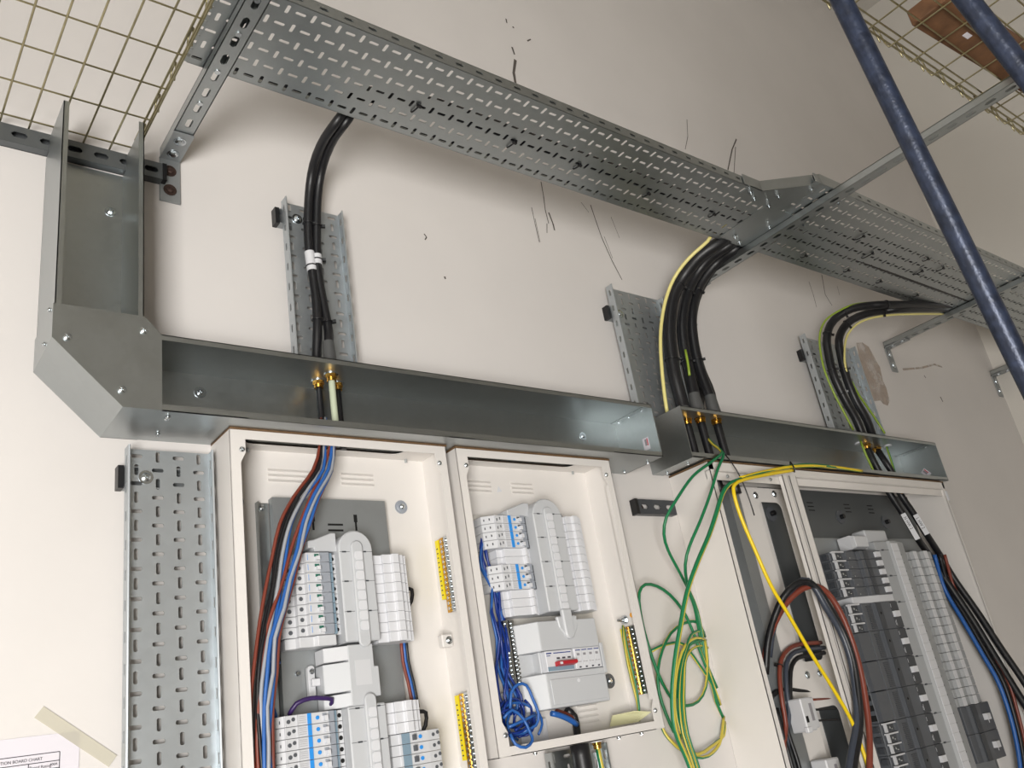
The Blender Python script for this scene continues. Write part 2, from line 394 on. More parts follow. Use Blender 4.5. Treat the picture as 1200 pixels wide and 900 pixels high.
ec = MB(); ec.box(1.843, 1.8455, .001, T2D, T2Z0-.001, T2Z1); ec.box(1.843, 1.888, .002, T2D-.002, T2Z0-.003, T2Z0-.0008)
ec.build('end_cap', 'galv', t2); ec = MB()
ec.box(3.286, 3.2885, .001, T2D, T2Z0, T2Z1); ec.box(3.262, 3.288, .004, T2D-.004, T2Z1-.005, T2Z1-.003)
ec.build('end_cap', 'galv', t2)
sc = MB()
for x, d in ((1.868, .035), (1.868, .115)): sc.screw(W(x, d, T2Z0-.003), -Z, .0045)
for x, z in ((2.795, 2.235),): sc.screw(W(x, .003, z), OUT, .006, washer=.011)
for d in (.03, .12): sc.screw(W(3.275, d, T2Z1-.005), -Z, .003)
sc.each('fixing_screw', 'zinc', t2)
tmark(t2, W(3.2856, .085, 2.235), (OUT*.82+Z*.57).normalized(), (Z*.82-OUT*.57).normalized())
# thin ply packers between trunking and boards
for x0, x1, z0, z1, dd, lb in ((.582, 1.072, 2.1724, 2.1757, .103, 'thin plywood packer between the long trunking and the left board'),
                         (1.097, 1.577, 2.1714, 2.1757, .101, 'thin plywood packer between the long trunking and the middle board'),
                         (1.91, 3.25, 2.1735, 2.1787, .15, 'thin dark plywood packer under the right-hand trunking')):
    mb = MB(); mb.box(x0, x1, dd-.024, dd, z0, z1); mb.box(x0, x1, .002, .026, z0, z1); mb.box(x0, x0+.03, .026, dd-.024, z0, z1); mb.box(x1-.03, x1, .026, dd-.024, z0, z1)
    tag(mb.build('plywood_packer', 'wood'), lb, 'packer')

# ================================================================== OVERHEAD TRAY, STRUTS AND BASKETS
TZ = 2.862
def tray_sheet(mb, o, u, v, n, nu, nv, pu, pv, fl, phase=0, slots=True, inner_solid=False):
    """perforated tray: slotted base from o along u (length) and v (width); flanges of height fl along n"""
    u = V(u); v = V(v); n = V(n); o = V(o)
    mb.perf(o, u, v, n, nu, nv, pu, pv, phase=phase)
    L = nu*pu; wd = nv*pv
    for s in (0, 1):
        b = o + v*(wd*s)
        if slots and not (inner_solid and s == 0): mb.strip(b, u, n, v*(1 if s else -1), nu//2, pu*2, fl, .019, .0065, .0015)
        else: mb.obox(b + u*L/2 + n*fl/2, u, n, v, L/2, fl/2, .0008)
        mb.cyl(b + n*fl, b + n*fl + u*L, .0022, 6)
        if inner_solid and s == 1: mb.obox(b - v*.005 + u*L/2 + n*(fl/2+.001), u, n, v, L/2, fl/2-.002, .0006)  # backing sheet added behind the outer flange so its slots read dark
tr = thing('cable_tray', W(1.3, .39, TZ), 'wide perforated galvanised cable tray overhead, left of the long strut', 'cable tray')
mb = MB(); tray_sheet(mb, W(.456, .277, TZ), X, OUT, Z, 64, 6, .026, .0383, .026, inner_solid=True)
for j in range(6): mb.box(.447 if j % 2 else .4425, .4565, .277+.0383*j+.001, .277+.0383*j+.0155, TZ, TZ+.0015); mb.box(.4425 if j % 2 else .447, .4565, .277+.0383*j+.0235, .277+.0383*j+.0375, TZ, TZ+.0015)
mb.build('tray_body', 'galv', tr)
t2b = thing('cable_tray', W(3.3, .45, TZ), 'wider perforated galvanised cable tray overhead, right of the long strut', 'cable tray')
mb = MB(); tray_sheet(mb, W(2.10, .277, TZ+.0005), X, OUT, Z, 92, 8, .026, .0418, .026, inner_solid=True); mb.build('tray_body', 'galv', t2b)
rd = thing('tray_reducer', W(2.02, .4, TZ-.003), 'flared galvanised coupling plate with shiny bolts joining the two overhead trays', 'tray coupler')
pl = [(1.905, .285), (2.30, .285), (2.30, .615), (2.13, .615), (1.985, .512), (1.905, .512)]
mb = MB(); mb.extr(pl, W(0, 0, TZ-.0018), X, OUT, Z, .0015)
for a, b in ((2,3), (3,4), (4,5)):
    p, q = pl[a], pl[b]; t = V((q[0]-p[0], q[1]-p[1])).normalized(); n = V((t.y, -t.x))*-.0018
    mb.extr([p, q, (q[0]+n.x, q[1]+n.y), (p[0]+n.x, p[1]+n.y)], W(0,0,TZ-.0018), X, OUT, Z, .034)
# only the outer part of the plate is solid: a flare wing plus end straps
mb2 = MB(); mb2.extr([(1.93, .47), (2.12, .47), (2.15, .612), (2.13, .612), (1.985, .512), (1.93, .512)], W(0,0,TZ-.0018), X, OUT, Z, .0015)
for a, b in ((2,3), (3,4), (4,5)):
    p, q = pl[a], pl[b]; t = V((q[0]-p[0], q[1]-p[1])).normalized(); n = V((t.y, -t.x))*-.0018
    mb2.extr([p, q, (q[0]+n.x, q[1]+n.y), (p[0]+n.x, p[1]+n.y)], W(0,0,TZ-.0018), X, OUT, Z, .034)
mb2.box(2.06, 2.19, .287, .47, TZ-.0018, TZ-.0004)
mb2.build('coupling_plate', 'galv', rd)
sc = MB()
for x, d in ((1.95, .495), (1.985, .48), (2.045, .52), (2.06, .475), (2.115, .585), (2.16, .40), (2.10, .315), (2.14, .30), (2.25, .46), (2.26, .58)):
    sc.mark(); sc.cyl(W(x, d, TZ-.002), W(x, d, TZ-.008), .007, 6); sc.cyl(W(x, d, TZ-.008), W(x, d, TZ-.016), .003, 8)
sc.each('coupling_bolt', 'zinc', rd)

def strut_arm(mb, x0, d0, d1, z0, hgt=.021, wid=.041, along='d', pitch=.05):
    """slotted strut: slotted web facing down, sides up with returned lips"""
    L = d1-d0
    u = OUT if along == 'd' else X
    v = X if along == 'd' else OUT
    o = W(x0, d0, z0) if along == 'd' else W(d0, x0, z0)
    n = int(L/pitch)
    mb.strip(o, u, v, Z, n, L/n, wid, .028, .013, .002)
    for s in (0, 1):
        c = o + v*(wid*s + (.001 if s == 0 else -.001)) + u*L/2 + Z*hgt/2
        mb.obox(c, u, Z, v, L/2, hgt/2, .001)
        mb.obox(o + v*((.005 if s == 0 else wid-.005)) + u*L/2 + Z*(hgt-.001), u, v, Z, L/2, .005, .001)
def bracket(x0, z, L, label, foot=True, arm0=.004, z_extra=0):
    t = thing('strut_bracket', W(x0+.02, 0, z-.11), label, 'bracket')
    mb = MB(); strut_arm(mb, x0, arm0, L, z); mb.build('strut_arm', 'galv', t)
    if foot:
        mb = MB(); mb.box(x0-.001, x0+.042, .001, .006, z-.115, z-.002); mb.box(x0-.001, x0+.042, .001, .10, z-.006, z-.0015)
        mb.build('angle_plate', 'galvd', t)
        sc = MB()
        for d in (.03, .075): sc.screw(W(x0+.02, d, z-.006), -Z, .010, hx=True, washer=.013)
        sc.each('arm_bolt', 'zinc', t)
        sc = MB()
        for zz in (z-.035, z-.085): sc.screw(W(x0+.02, .006, zz), OUT, .008, hx=True, washer=.014)
        sc.each('wall_bolt', 'rust' if x0 < 1 else 'zinc', t)
        for d in (.20, .30, .41, .5):
            if x0 < 1:
                s2 = MB(); s2.cyl(W(x0+.02, d, z-.002), W(x0+.02, d, z+.018), .006, 8); s2.build('tray_bolt', 'zinc', t)
    return t
bracket(.488, 2.840, .62, 'slotted strut bracket under the left end of the overhead tray')
bracket(2.188, 2.840, 1.70, 'long slotted strut spanning out under both trays and right basket', z_extra=0)
bracket(3.487, 2.840, .68, 'slotted strut bracket bolted above the dirty wall patch, carrying the tray')
bracket(4.495, 2.840, .68, 'slotted strut bracket in the far right corner of the room')
# strut rail along the wall at the top left
rl = thing('strut_rail', W(0, 0, 2.77), 'dark slotted strut rail on the wall behind the trunking riser', 'strut')
mb = MB(); n = 46; mb.strip(W(-1.8, .021, 2.767), X, Z, -OUT, n, 2.29/n, .041, .028, .013, .002)
mb.box(-1.8, .49, .0005, .0205, 2.767, 2.7692); mb.box(-1.8, .49, .0005, .0205, 2.806, 2.8082); mb.box(-1.8, .49, .0005, .0025, 2.767, 2.778); mb.box(-1.8, .49, .0005, .0025, 2.797, 2.808)
mb.build('rail_body', 'galvk', rl)
MB().box(.488, .497, .0005, .022, 2.766, 2.809).build('end_cap', 'blackp', rl)
# wire baskets
def basket(x0, x1, d0, d1, z, label, sides, crossx, lonw, loops):
    t = thing('wire_basket', W((x0+x1)/2, (d0+d1)/2, z), label, 'cable basket')
    r = .0020
    mb = MB()
    x = x1
    while x > x0:
        mb.mark(); mb.cyl(W(x, d0, z), W(x, d1, z), r, 6); x -= crossx
    mb.each('cross_wire', 'gold', t)
    mb = MB(); d = d0 + .03
    while d < d1:
        mb.mark(); mb.cyl(W(x0, d, z+2*r), W(x1, d, z+2*r), r, 6); d += lonw
    mb.each('long_wire', 'gold', t)
    mb = MB()
    H = .05
    if 'x1' in sides:
        for dz in (.022, H): mb.mark(); mb.cyl(W(x1+.004, d0, z+dz), W(x1+.004, d1, z+dz), r*1.2, 6)
        d = d0+.03
        while d < d1:
            mb.mark(); mb.tube([W(x1, d, z), W(x1+.006, d, z+.02), W(x1+.008, d, z+H), W(x1+.008, d+.03, z+H), W(x1+.004, d+.03, z+.004)], r*.9, 6); d += lonw
    if 'd0' in sides:
        for dz in (.022, H): mb.mark(); mb.cyl(W(x0, d0-.004, z+dz), W(x1, d0-.004, z+dz), r*1.2, 6)
        x = x1
        while x > x0:
            mb.mark(); mb.tube([W(x, d0, z), W(x, d0-.006, z+.02), W(x, d0-.008, z+H), W(x-.03, d0-.008, z+H), W(x-.03, d0-.004, z+.004)], r*.9, 6); x -= crossx
    mb.each('side_wire', 'gold', t)
    return t
basket(-.9, .432, .005, 1.0, 2.8135, 'golden wire basket at top left, resting on the wall strut rail', ('x1',), .05, .10, 1)
basket(1.0, 4.3, 1.02, 1.62, 2.8675, 'golden wire basket at top right, lying on the long strut', ('d0',), .10, .0501, 1)
# timber offcut lying in the right basket
a, b = V((1.80, -1.125, 2.8755)), V((2.75, -1.165, 2.8755)); u = (b-a).normalized(); v = u.cross(Z)
mb = MB(); mb.obox((a+b)/2 + Z*.024, u, v, Z, (b-a).length/2, .045, .021)
tb = mb.build('timber_offcut', 'timber', bevel=.002); tag(tb, 'brown timber offcut lying in the top right wire basket', 'timber')
MB().obox(a + u*.16 - Z*.0178 + Z*.0200, u, v, Z, .012, .006, .0006).build('chipped_patch', 'paper', tb)
# worn blue poles crossing in front
def pole(p0, p1, r, label):
    P0, P1 = V(p0), V(p1); t = (P1-P0)
    A = P0 + t*((2.85-P0.z)/t.z); B = P0 + t*((0.0-P0.z)/t.z)
    mb = MB(); k = 40; mb.tube([A.lerp(B, i/k) for i in range(k+1)], r, 16, raw=True)
    return tag(mb.build('blue_pole', 'bluepole'), label, 'pole')
def ray_at(px, py, t): return EYE + (RX*((px-600)/FPX) + RY*((py-450)/FPX) + RZ)*t
pole(ray_at(986, 0, 1.62), ray_at(1202, 440, 1.50), .0192, 'long worn blue pole slanting across in front of strut and tray')
pole(ray_at(1133, 0, 1.50), ray_at(1208, 95, 1.46), .0188, 'worn blue pole cutting the top right corner, right of the long pole')

# ================================================================== WALL TRAYS
def wall_tray(x0, x1, z0, z1, label, cols, sx0, sz, cap='left', phase=0, d=.0225, fl=.024, group=None):
    t = thing('cable_tray', W((x0+x1)/2, 0, z0), label, 'cable tray')
    n = max(2, int((z1-z0)/.026)); n -= n % 2; L = n*.026
    mb = MB(); tray_sheet(mb, W(x0, d, z1), -Z, X, OUT, n, cols, .026, (x1-x0)/cols, fl, phase)
    mb.build('tray_body', 'galvl', t)
    if sz is not None:
        ss = thing('strut_rail', W((sx0+x1)/2, 0, sz), 'short slotted strut behind ' + label.split(',')[0].replace('perforated ', '').replace('galvanised ', ''), 'strut')
        mb = MB(); mb.box(sx0+.008, x1-.02, .0005, .0025, sz, sz+.041); mb.box(sx0+.008, x1-.02, .0025, .0212, sz, sz+.0022); mb.box(sx0+.008, x1-.02, .0025, .0212, sz+.039, sz+.041)
        mb.build('rail_body', 'galvd', ss)
        MB().box(sx0-.002, sx0+.008, .0005, .0215, sz-.001, sz+.042).build('end_cap', 'blackp', ss)
        sc = MB()
        sc.screw(W(x0+.035, d+.0015, sz+.02), OUT, .008, washer=.013); sc.each('tray_bolt', 'zinc', t)
    return t
wall_tray(.418, .568, 1.0, 2.148, 'tall perforated galvanised tray on the wall, left of the left board', 4, .408, 2.075, phase=1)
wall_tray(.757, .900, 2.345, 2.785, 'short perforated galvanised tray behind the pair of black cables', 4, .742, 2.726)
wall_tray(1.802, 2.03, 2.345, 2.772, 'short perforated galvanised tray behind the thick middle cable bundle', 6, 1.79, 2.667)
wall_tray(2.806, 3.15, 2.345, 2.770, 'short wide galvanised tray behind the right-hand cable bend', 8, 2.795, 2.673)
# stub of strut between middle and right board
t = thing('strut_rail', W(1.8, 0, 2.058), 'short black strut rail on the wall between middle and right boards', 'strut')
mb = MB(); mb.strip(W(1.735, .021, 2.058), X, Z, -OUT, 3, .05, .041, .026, .013, .002); mb.box(1.735, 1.885, .0005, .0205, 2.058, 2.06); mb.box(1.735, 1.885, .0005, .0205, 2.097, 2.099)
mb.build('rail_body', 'dgrey2', t); MB().box(1.726, 1.736, .0005, .0225, 2.057, 2.10).build('end_cap', 'blackp', t)
MB().screw(W(1.76, .004, 2.078), OUT, .008, washer=.012).build('rail_screw', 'rust', t)

# ================================================================== BOARDS
def enclosure(x0, x1, z0, z1, dep, label, lip=.02, bottom=True, vents=True, toplip=.018):
    e = thing('distribution_board', W((x0+x1)/2, 0, z0), label, 'distribution board')
    s = .0016; mb = MB()
    mb.box(x0, x1, .001, .0035, z0, z1)
    mb.box(x0, x0+s, .0035, dep, z0, z1); mb.box(x1-s, x1, .0035, dep, z0, z1)
    mb.holed(W(x0, .0035, z1-s), X, OUT, Z, x1-x0, dep-.0035, rrect(.05, x1-x0-.08, .03, .078, .022, 6), s)
    mb.box(x0, x1, .0035, dep, z0, z0+s)
    # front lips with chamfered corner tabs
    tabw, tabh = .030, .065
    L = [(x0, z1), (x0, z0), (x0+tabw, z0), (x0+tabw, z0+tabh-.02), (x0+lip, z0+tabh), (x0+lip, z1-tabh), (x0+tabw, z1-tabh+.02), (x0+tabw, z1)]
    mb.poly_xz(L, dep-s, dep)
    mb.poly_xz([(x0+x1-a, b) for a, b in L], dep-s, dep)
    mb.box(x0+tabw, x1-tabw, dep-s, dep, z1-toplip, z1)
    if bottom: mb.box(x0+tabw, x1-tabw, dep-s, dep, z0, z0+toplip)
    # returned inner edge of the lips
    mb.box(x0+lip-s, x0+lip, dep-.012, dep-s, z0+tabh, z1-tabh); mb.box(x1-lip, x1-lip+s, dep-.012, dep-s, z0+tabh, z1-tabh)
    mb.build('enclosure_body', 'cream', e)
    sc = MB()
    for x in (x0+.022, x1-.022):
        for z in (z1-.040, z0+.040): sc.screw(W(x, dep, z), OUT, .005)
    for x in (x0+.07, x1-.05): sc.mark(); sc.cyl(W(x, .012, z1-.002), W(x, .012, z1-.010), .003, 8)
    sc.each('lid_screw', 'zinc', e)
    if vents:
        mb = MB()
        for gx in vents:
            for k in range(3):
                z = z1-.042-.011*k; mb.mark()
                mb.prof_dz([(.0034, z-.003), (.0075, z-.0022), (.0034, z+.003)], gx[0], gx[1])
        mb.each('vent_louvre', 'cream', e)
    return e
def grommet(par, x, z, d=.0035, inset=False):
    mb = MB(); mb.cyl(W(x, d, z), W(x, d+.003, z), .015, 20); mb.cyl(W(x, d+.003, z), W(x, d+.005, z), .012, 20, r2=.010)
    g = mb.build('mounting_washer', 'mgrey', par); MB().screw(W(x, d+.005, z), OUT, .006).build('mounting_screw', 'zinc', g)
def tabscrew(par, x, z, side, d=.03):
    mb = MB(); mb.box(x-.013, x+.013, d, d+.016, z-.013, z+.013); g = mb.build('lid_lug', 'cream', par, bevel=.002)
    MB().screw(W(x+.003, d+.016, z), OUT, .006, washer=.008).build('lug_screw', 'zinc', g)

# ---- left board
B1X0, B1X1, B1Z1 = .582, 1.070, 2.1722
b1 = enclosure(B1X0, B1X1, 1.25, B1Z1, .10, 'cream open distribution board on the left, two breaker banks inside', vents=((.695, .785), (.858, .935)))
grommet(b1, .627, 2.060); grommet(b1, .998, 2.060)
tabscrew(b1, .600, 1.776, 0, .035); tabscrew(b1, 1.045, 1.762, 1, .035)
mb = MB(); mb.box(.692, .946, .022, .0245, 1.28, 2.066); mb.box(.692, .6945, .006, .022, 1.28, 2.066); mb.box(.9435, .946, .006, .022, 1.28, 2.066)
pan = mb.build('back_pan', 'galvd', b1)
mb = MB(); mb.box(.664, .690, .006, .008, 1.28, 2.058); mb.box(.664, .666, .008, .02, 1.28, 2.058); mb.build('pan_rail', 'galv', b1)
mb = MB()
for x in (.776, .872):
    mb.mark(); mb.box(x-.004, x+.004, .0246, .0249, 2.018, 2.034); mb.box(x-.0022, x+.0022, .0246, .0249, 2.0, 2.018)
for z in (2.0, 2.012): mb.mark(); mb.box(.808, .842, .0246, .0249, z-.002, z+.002)
mb.each('pan_slot', 'hole', pan)
sc = MB(); sc.screw(W(.722, .0247, 1.727), OUT, .005); sc.screw(W(.677, .008, 2.048), OUT, .006); sc.each('pan_screw', 'zinc', pan)

def mirror(poly, a, b): return [(a + b - x, d) for x, d in poly][::-1]
def breaker(name, label, cat, group, poly, z0, z1, parts, mats='white', bev=.0006):
    """one din-rail device: profile poly in (x,d), parts = list of (name, material, boxes|cyls)"""
    xs = [p[0] for p in poly]
    t = thing(name, W((min(xs)+max(xs))/2, min(p[1] for p in poly), z0), label, cat, group)
    MB().prof_xd(poly, z0+.0004, z1-.0004).build('body', mats, t, bevel=bev)
    for pn, pm, items in parts:
        mb = MB()
        for it in items:
            mb.mark()
            if it[0] == 'b': mb.box(*it[1:])
            elif it[0] == 'c': mb.cyl(W(*it[1]), W(*it[2]), it[3], it[4] if len(it) > 4 else 10)
        (mb.stuff if pn in ('printed_lines', 'vent_rib') and len(items) > 1 else mb.each)(pn, pm, t)
    return t
def rows(proto_fn, z_top, pitch, n, labels):
    first = None
    for i in range(n):
        if first is None: first = proto_fn(z_top-pitch, z_top, labels[0])
        else: copy_tree(first, (0, 0, -pitch*i), labels[i])
# profile for white breakers, terminals on the left
def br_a(z0, z1, label):
    zc = (z0+z1)/2
    poly = [(.686, .026), (.686, .050), (.692, .055), (.711, .055), (.711, .068), (.727, .068), (.729, .079), (.765, .079), (.776, .077), (.779, .070), (.785, .070), (.787, .062), (.798, .062), (.798, .026)]
    return breaker('circuit_breaker', label, 'circuit breaker', 'breakers in the upper left bank of the left board', poly, z0, z1, [
        ('terminal_screw', 'dgrey', [('c', (.7185, .068, zc+.001), (.7185, .0686, zc+.001), .0040), ('c', (.700, .055, zc), (.700, .0556, zc), .0042)]),
        ('toggle', 'white', [('b', .7475, .7545, .079, .0875, z0+.0035, zc+.001)]), ('toggle_window', 'tgreen', [('b', .7462, .7550, .079, .0802, zc+.001, z1-.0035)]),
        ('front_panel', 'mgrey', [('b', .757, .7765, .0770, .0798, z0+.0006, z1-.0006)]), ('ridge', 'bgrey', [('b', .779, .7855, .069, .0735, z0+.0006, z1-.0006)]),
        ('rating_stripe', 'lblue', [('b', .7318, .7326, .079, .0793, z0+.004, z1-.004)]),
        ('terminal_hole', 'hole', [('c', (.792, .062, zc), (.792, .0623, zc), .0036)])], 'white2')
rows(br_a, 1.941, .0193, 8, ['white breaker with green toggle window, %s from top in left board' % ORD[i] for i in range(8)])
# moulded end cover below them
mb = MB(); mb.prof_xd([(.690, .026), (.690, .050), (.708, .055), (.712, .066), (.740, .066), (.745, .074), (.782, .074), (.784, .06), (.784, .026)], 1.767, 1.786)
tag(mb.build('end_cover', 'white2', bevel=.001), 'white plastic end cover directly under the eight green-window breakers', 'end cover')

def busbar(x0, x1, ztop, zbot, d, rx0, rx1, label, pitch, marks, round_top=True, ridge_top=None, dback=.026):
    t = thing('busbar_cover', W((x0+x1)/2, dback, zbot), label, 'busbar cover')
    r = (x1-x0)/2; cx = (x0+x1)/2
    if round_top:
        pl = [(x0, zbot), (x1, zbot)] + [(cx + r*math.cos(math.radians(a)), ztop - r + r*math.sin(math.radians(a))) for a in range(0, 181, 15)]
    else: pl = [(x0, zbot), (x1, zbot), (x1, ztop), (x0, ztop)]
    MB().poly_xz(pl, dback, d).build('cover_body', 'lgrey', t, bevel=.0025)
    rr = (rx1-rx0)/2; c2 = (rx0+rx1)/2; rt = ridge_top or ztop-.022
    pl = [(c2 - rr*math.cos(math.radians(a)), zbot - .012 - rr*math.sin(math.radians(a)) + rr) for a in range(0, 181, 20)] + [(c2 + rr*math.cos(math.radians(a)), rt - rr + rr*math.sin(math.radians(a))) for a in range(0, 181, 20)]
    MB().poly_xz(pl, d, d+.007).build('ridge', 'lgrey', t, bevel=.002)
    mb = MB()
    for z in marks:                  # rows of raised pads, three to a section
        for k in range(3):
            zc = z - pitch*(k+.5)
            if zc - .008 > zbot: mb.mark(); mb.poly_xz(rrect(rx0+.005, rx1-.003, zc-.0085, zc+.0085, .004, 3), d+.007, d+.0088)
    mb.each('raised_pad', 'white', t)
    mb = MB()
    for z in marks:
        mb.box(x0+.001, rx0-.001, d, d+.0003, z-.0004, z+.0004); mb.box(rx1+.001, x1-.001, d, d+.0003, z-.0004, z+.0004)
        mb.box(rx0-.018, rx0-.009, d, d+.0004, z-.0014, z+.0014); mb.box(rx1+.004, rx1+.010, d, d+.0004, z-.0014, z+.0014)
    mb.stuff('section_joint', 'dgrey2', t)
    return t
bb = busbar(.798, .872, 1.984, 1.769, .082, .822, .847, 'light grey rounded busbar cover in the upper half of the left board', .0193, [1.941-.0579*k for k in range(3)])
mb = MB(); mb.extr([(.740, 1.952), (.740, 1.966), (.752, 1.968), (.790, 1.982), (.800, 1.982), (.800, 1.945), (.752, 1.945), (.752, 1.952)], W(0, .03, 0), X, Z, OUT, .040)
tag(mb.build('shroud', 'lgrey', bevel=.0015), 'light grey angled shroud behind the top of left board busbar cover', 'shroud')
def blank(name, x, label, group, z0, z1, cat='blanking plate', d=0.):
    poly = [(x, .026), (x, .064+d), (x+.022, .064+d), (x+.022, .072+d), (x+.040, .072+d), (x+.042, .079+d), (x+.056, .079+d), (x+.058, .068+d), (x+.072, .068+d), (x+.073, .060+d), (x+.083, .060+d), (x+.083, .026)]
    t = thing(name, W(x+.04, .026, z0), label, cat, group)
    MB().prof_xd(poly, z0+.0003, z1-.0003).build('blank_body', 'white', t, bevel=.0005)
    return t
rows(lambda z0, z1, l: blank('blanking_plate', .8765, l, 'blanks in the upper right bank of the left board', z0, z1), 1.938, .0192, 9,
     ['white blanking plate right of upper busbar in left board, %s from top' % ORD[i] for i in range(9)])
# moulded link between the two banks
lk = thing('busbar_link_cover', W(.81, .026, 1.655), 'grey moulded link cover between the two busbars of left board', 'busbar cover')
mb = MB(); mb.poly_xz([(.800, 1.655), (.848, 1.655), (.850, 1.668), (.862, 1.668), (.862, 1.722), (.853, 1.722), (.853, 1.764), (.800, 1.764)], .026, .080)
mb.build('link_body', 'lgrey', lk, bevel=.0015)
mb = MB(); mb.extr([(.026, 0), (.058, 0), (.080, .044), (.026, .044)], W(.7575, 0, 1.682), OUT, X, Z, .052); mb.build('link_wing', 'lgrey', lk, bevel=.001)
mb = MB(); mb.extr([(.026, 0), (.062, 0), (.079, .042), (.026, .042)], W(.7585, 0, 1.737), OUT, X, Z, .026); mb.build('link_wing', 'white2', lk, bevel=.001)
mb = MB(); mb.extr([(.026, 0), (.050, 0), (.079, .042), (.026, .042)], W(.7585, 0, 1.655), OUT, X, Z, .024); mb.build('link_wing', 'lgrey', lk, bevel=.001)
mb = MB(); mb.poly_xz(rrect(.738, .752, 1.676, 1.738, .006, 4), .026, .036); lt = mb.build('latch_plate', 'white2', lk, bevel=.001)
MB().box(.741, .757, .036, .046, 1.700, 1.713).build('latch', 'white', lt, bevel=.001); MB().screw(W(.745, .036, 1.727), OUT, .005).build('latch_screw', 'zinc', lt)
MB().box(.812, .845, .080, .0805, 1.690, 1.735).build('embossed_panel', 'white2', lk)
busbar(.790, .868, 1.655, 1.30, .082, .822, .846, 'light grey busbar cover in the lower half of the left board', .0193, [1.650-.0579*k for k in range(5)], False, 1.674)
# lower left bank: wider devices with blue stripes
def br_b(z0, z1, label):
    zc = (z0+z1)/2
    poly = [(.657, .026), (.657, .060), (.672, .072), (.755, .073), (.765, .071), (.767, .064), (.776, .064), (.777, .058), (.789, .058), (.789, .026)]
    return breaker('residual_current_breaker', label, 'circuit breaker', 'breakers in the lower left bank of the left board', poly, z0, z1, [
        ('terminal_screw', 'dgrey', [('c', (.678, .0725, zc-.001), (.678, .0733, zc-.001), .0036), ('c', (.687, .0727, zc+.002), (.687, .0735, zc+.002), .0034), ('b', .6635, .6650, .066, .0672, zc-.003, zc+.002)]),
        ('terminal_edge', 'white', [('b', .6705, .6725, .0705, .0735, z0+.0006, z1-.0006), ('b', .693, .6942, .072, .0745, z0+.0006, z1-.0006)]),
        ('printed_lines', 'greyink', [('b', .697, .711, .0727, .0731, zc+k, zc+k+.0005) for k in (-.005, -.0015, .002, .005)]),
        ('blue_stripe', 'lblue', [('b', .7135, .7205, .0727, .0742, z0+.0006, z1-.0006)]),
        ('test_button', 'lblue', [('c', (.7325, .073, zc), (.7325, .0745, zc), .0034, 12)]),
        ('toggle', 'white', [('b', .7435, .7500, .073, .0815, z0+.003, zc+.002)]), ('toggle_window', 'mgrey', [('b', .7425, .7505, .073, .0738, zc+.002, z1-.003)]),
        ('front_panel', 'mgrey', [('b', .7545, .7650, .0715, .0742, z0+.0006, z1-.0006)]), ('ridge', 'bgrey', [('b', .767, .773, .063, .0675, z0+.0006, z1-.0006)]),
        ('terminal_hole', 'hole', [('c', (.783, .058, zc), (.783, .0584, zc), .0040)])], 'white2')
rows(br_b, 1.653, .0193, 7, ['white breaker with bright blue stripe, %s from top in left board lower bank' % ORD[i] for i in range(7)])
rows(lambda z0, z1, l: blank('blanking_plate', .8705, l, 'blanks in the lower right bank of the left board', z0, z1), 1.654, .0192, 3,
     ['white blanking plate right of lower busbar in left board, %s from top' % ORD[i] for i in range(3)])
def br_c(z0, z1, label):
    zc = (z0+z1)/2
    poly = mirror([(.657+.018, .026), (.657+.018, .060), (.672+.018, .072), (.755, .073), (.765, .071), (.767, .064), (.776, .064), (.777, .058), (.789, .058), (.789, .026)], .675+.2, .789+.0-.0)
    poly = [(.8705, .026), (.8705, .056), (.882, .056), (.883, .062), (.900, .062), (.902, .072), (.958, .073), (.985, .070), (.990, .058), (.990, .026)]
    return breaker('circuit_breaker', label, 'circuit breaker', 'breakers in the lower right bank of the left board', poly, z0, z1, [
        ('terminal_hole', 'hole', [('c', (.8765, .056, zc), (.8765, .0564, zc), .0038)]), ('ridge', 'bgrey', [('b', .901, .917, .070, .0735, z0+.0006, z1-.0006)]),
        ('toggle', 'dgrey', [('b', .923, .929, .072, .079, zc-.005, zc+.005)]), ('test_button', 'lblue', [('c', (.940, .0727, zc), (.940, .0745, zc), .0036, 12)]),
        ('terminal_screw', 'dgrey', [('c', (.970, .072, zc), (.970, .0727, zc), .0034), ('c', (.981, .071, zc+.003), (.981, .0717, zc+.003), .0034)])], 'white2')
rows(br_c, 1.596, .0193, 5, ['white breaker facing right in left board, %s below its blanks' % ORD[i] for i in range(5)])

def earth_bar(x, z0, z1, label, d=.035, n=14, board=None):
    """brass earth bar on the right side wall of a board, screws facing left"""
    t = thing('earth_bar', W(x, d, z0), label, 'earth bar')
    MB().box(x-.010, x-.0015, d+.012, d+.026, z0, z1).build('brass_bar', 'brass', t, bevel=.001)
    MB().box(x-.012, x-.0015, d, d+.011, z0+.03, z1-.002).build('number_strip', 'ylabel', t)
    mb = MB()
    for i in range(n):
        z = z0+.008+(z1-z0-.016)*i/(n-1)
        mb.cyl(W(x-.008, d+.033, z), W(x-.0105, d+.033, z), .0040, 8)
        mb.cyl(W(x-.009, d+.020, z), W(x-.0106, d+.020, z), .0036, 8)
    mb.box(x-.008, x-.0015, d+.026, d+.040, z0, z1)
    mb.stuff('terminal_screw', 'zinc', t)
    mb = MB()
    for i in range(n-3): mb.box(x-.0123, x-.0120, d+.003, d+.008, z0+.038+(z1-z0-.05)*i/(n-3), z0+.0405+(z1-z0-.05)*i/(n-3))
    mb.stuff('printed_number', 'ink', t)
    return t
earth_bar(1.0665, 1.818, 1.977, 'brass earth bar with yellow strip, upper one in the left board')
earth_bar(1.0665, 1.50, 1.655, 'brass earth bar with yellow strip, lower one in the left board')

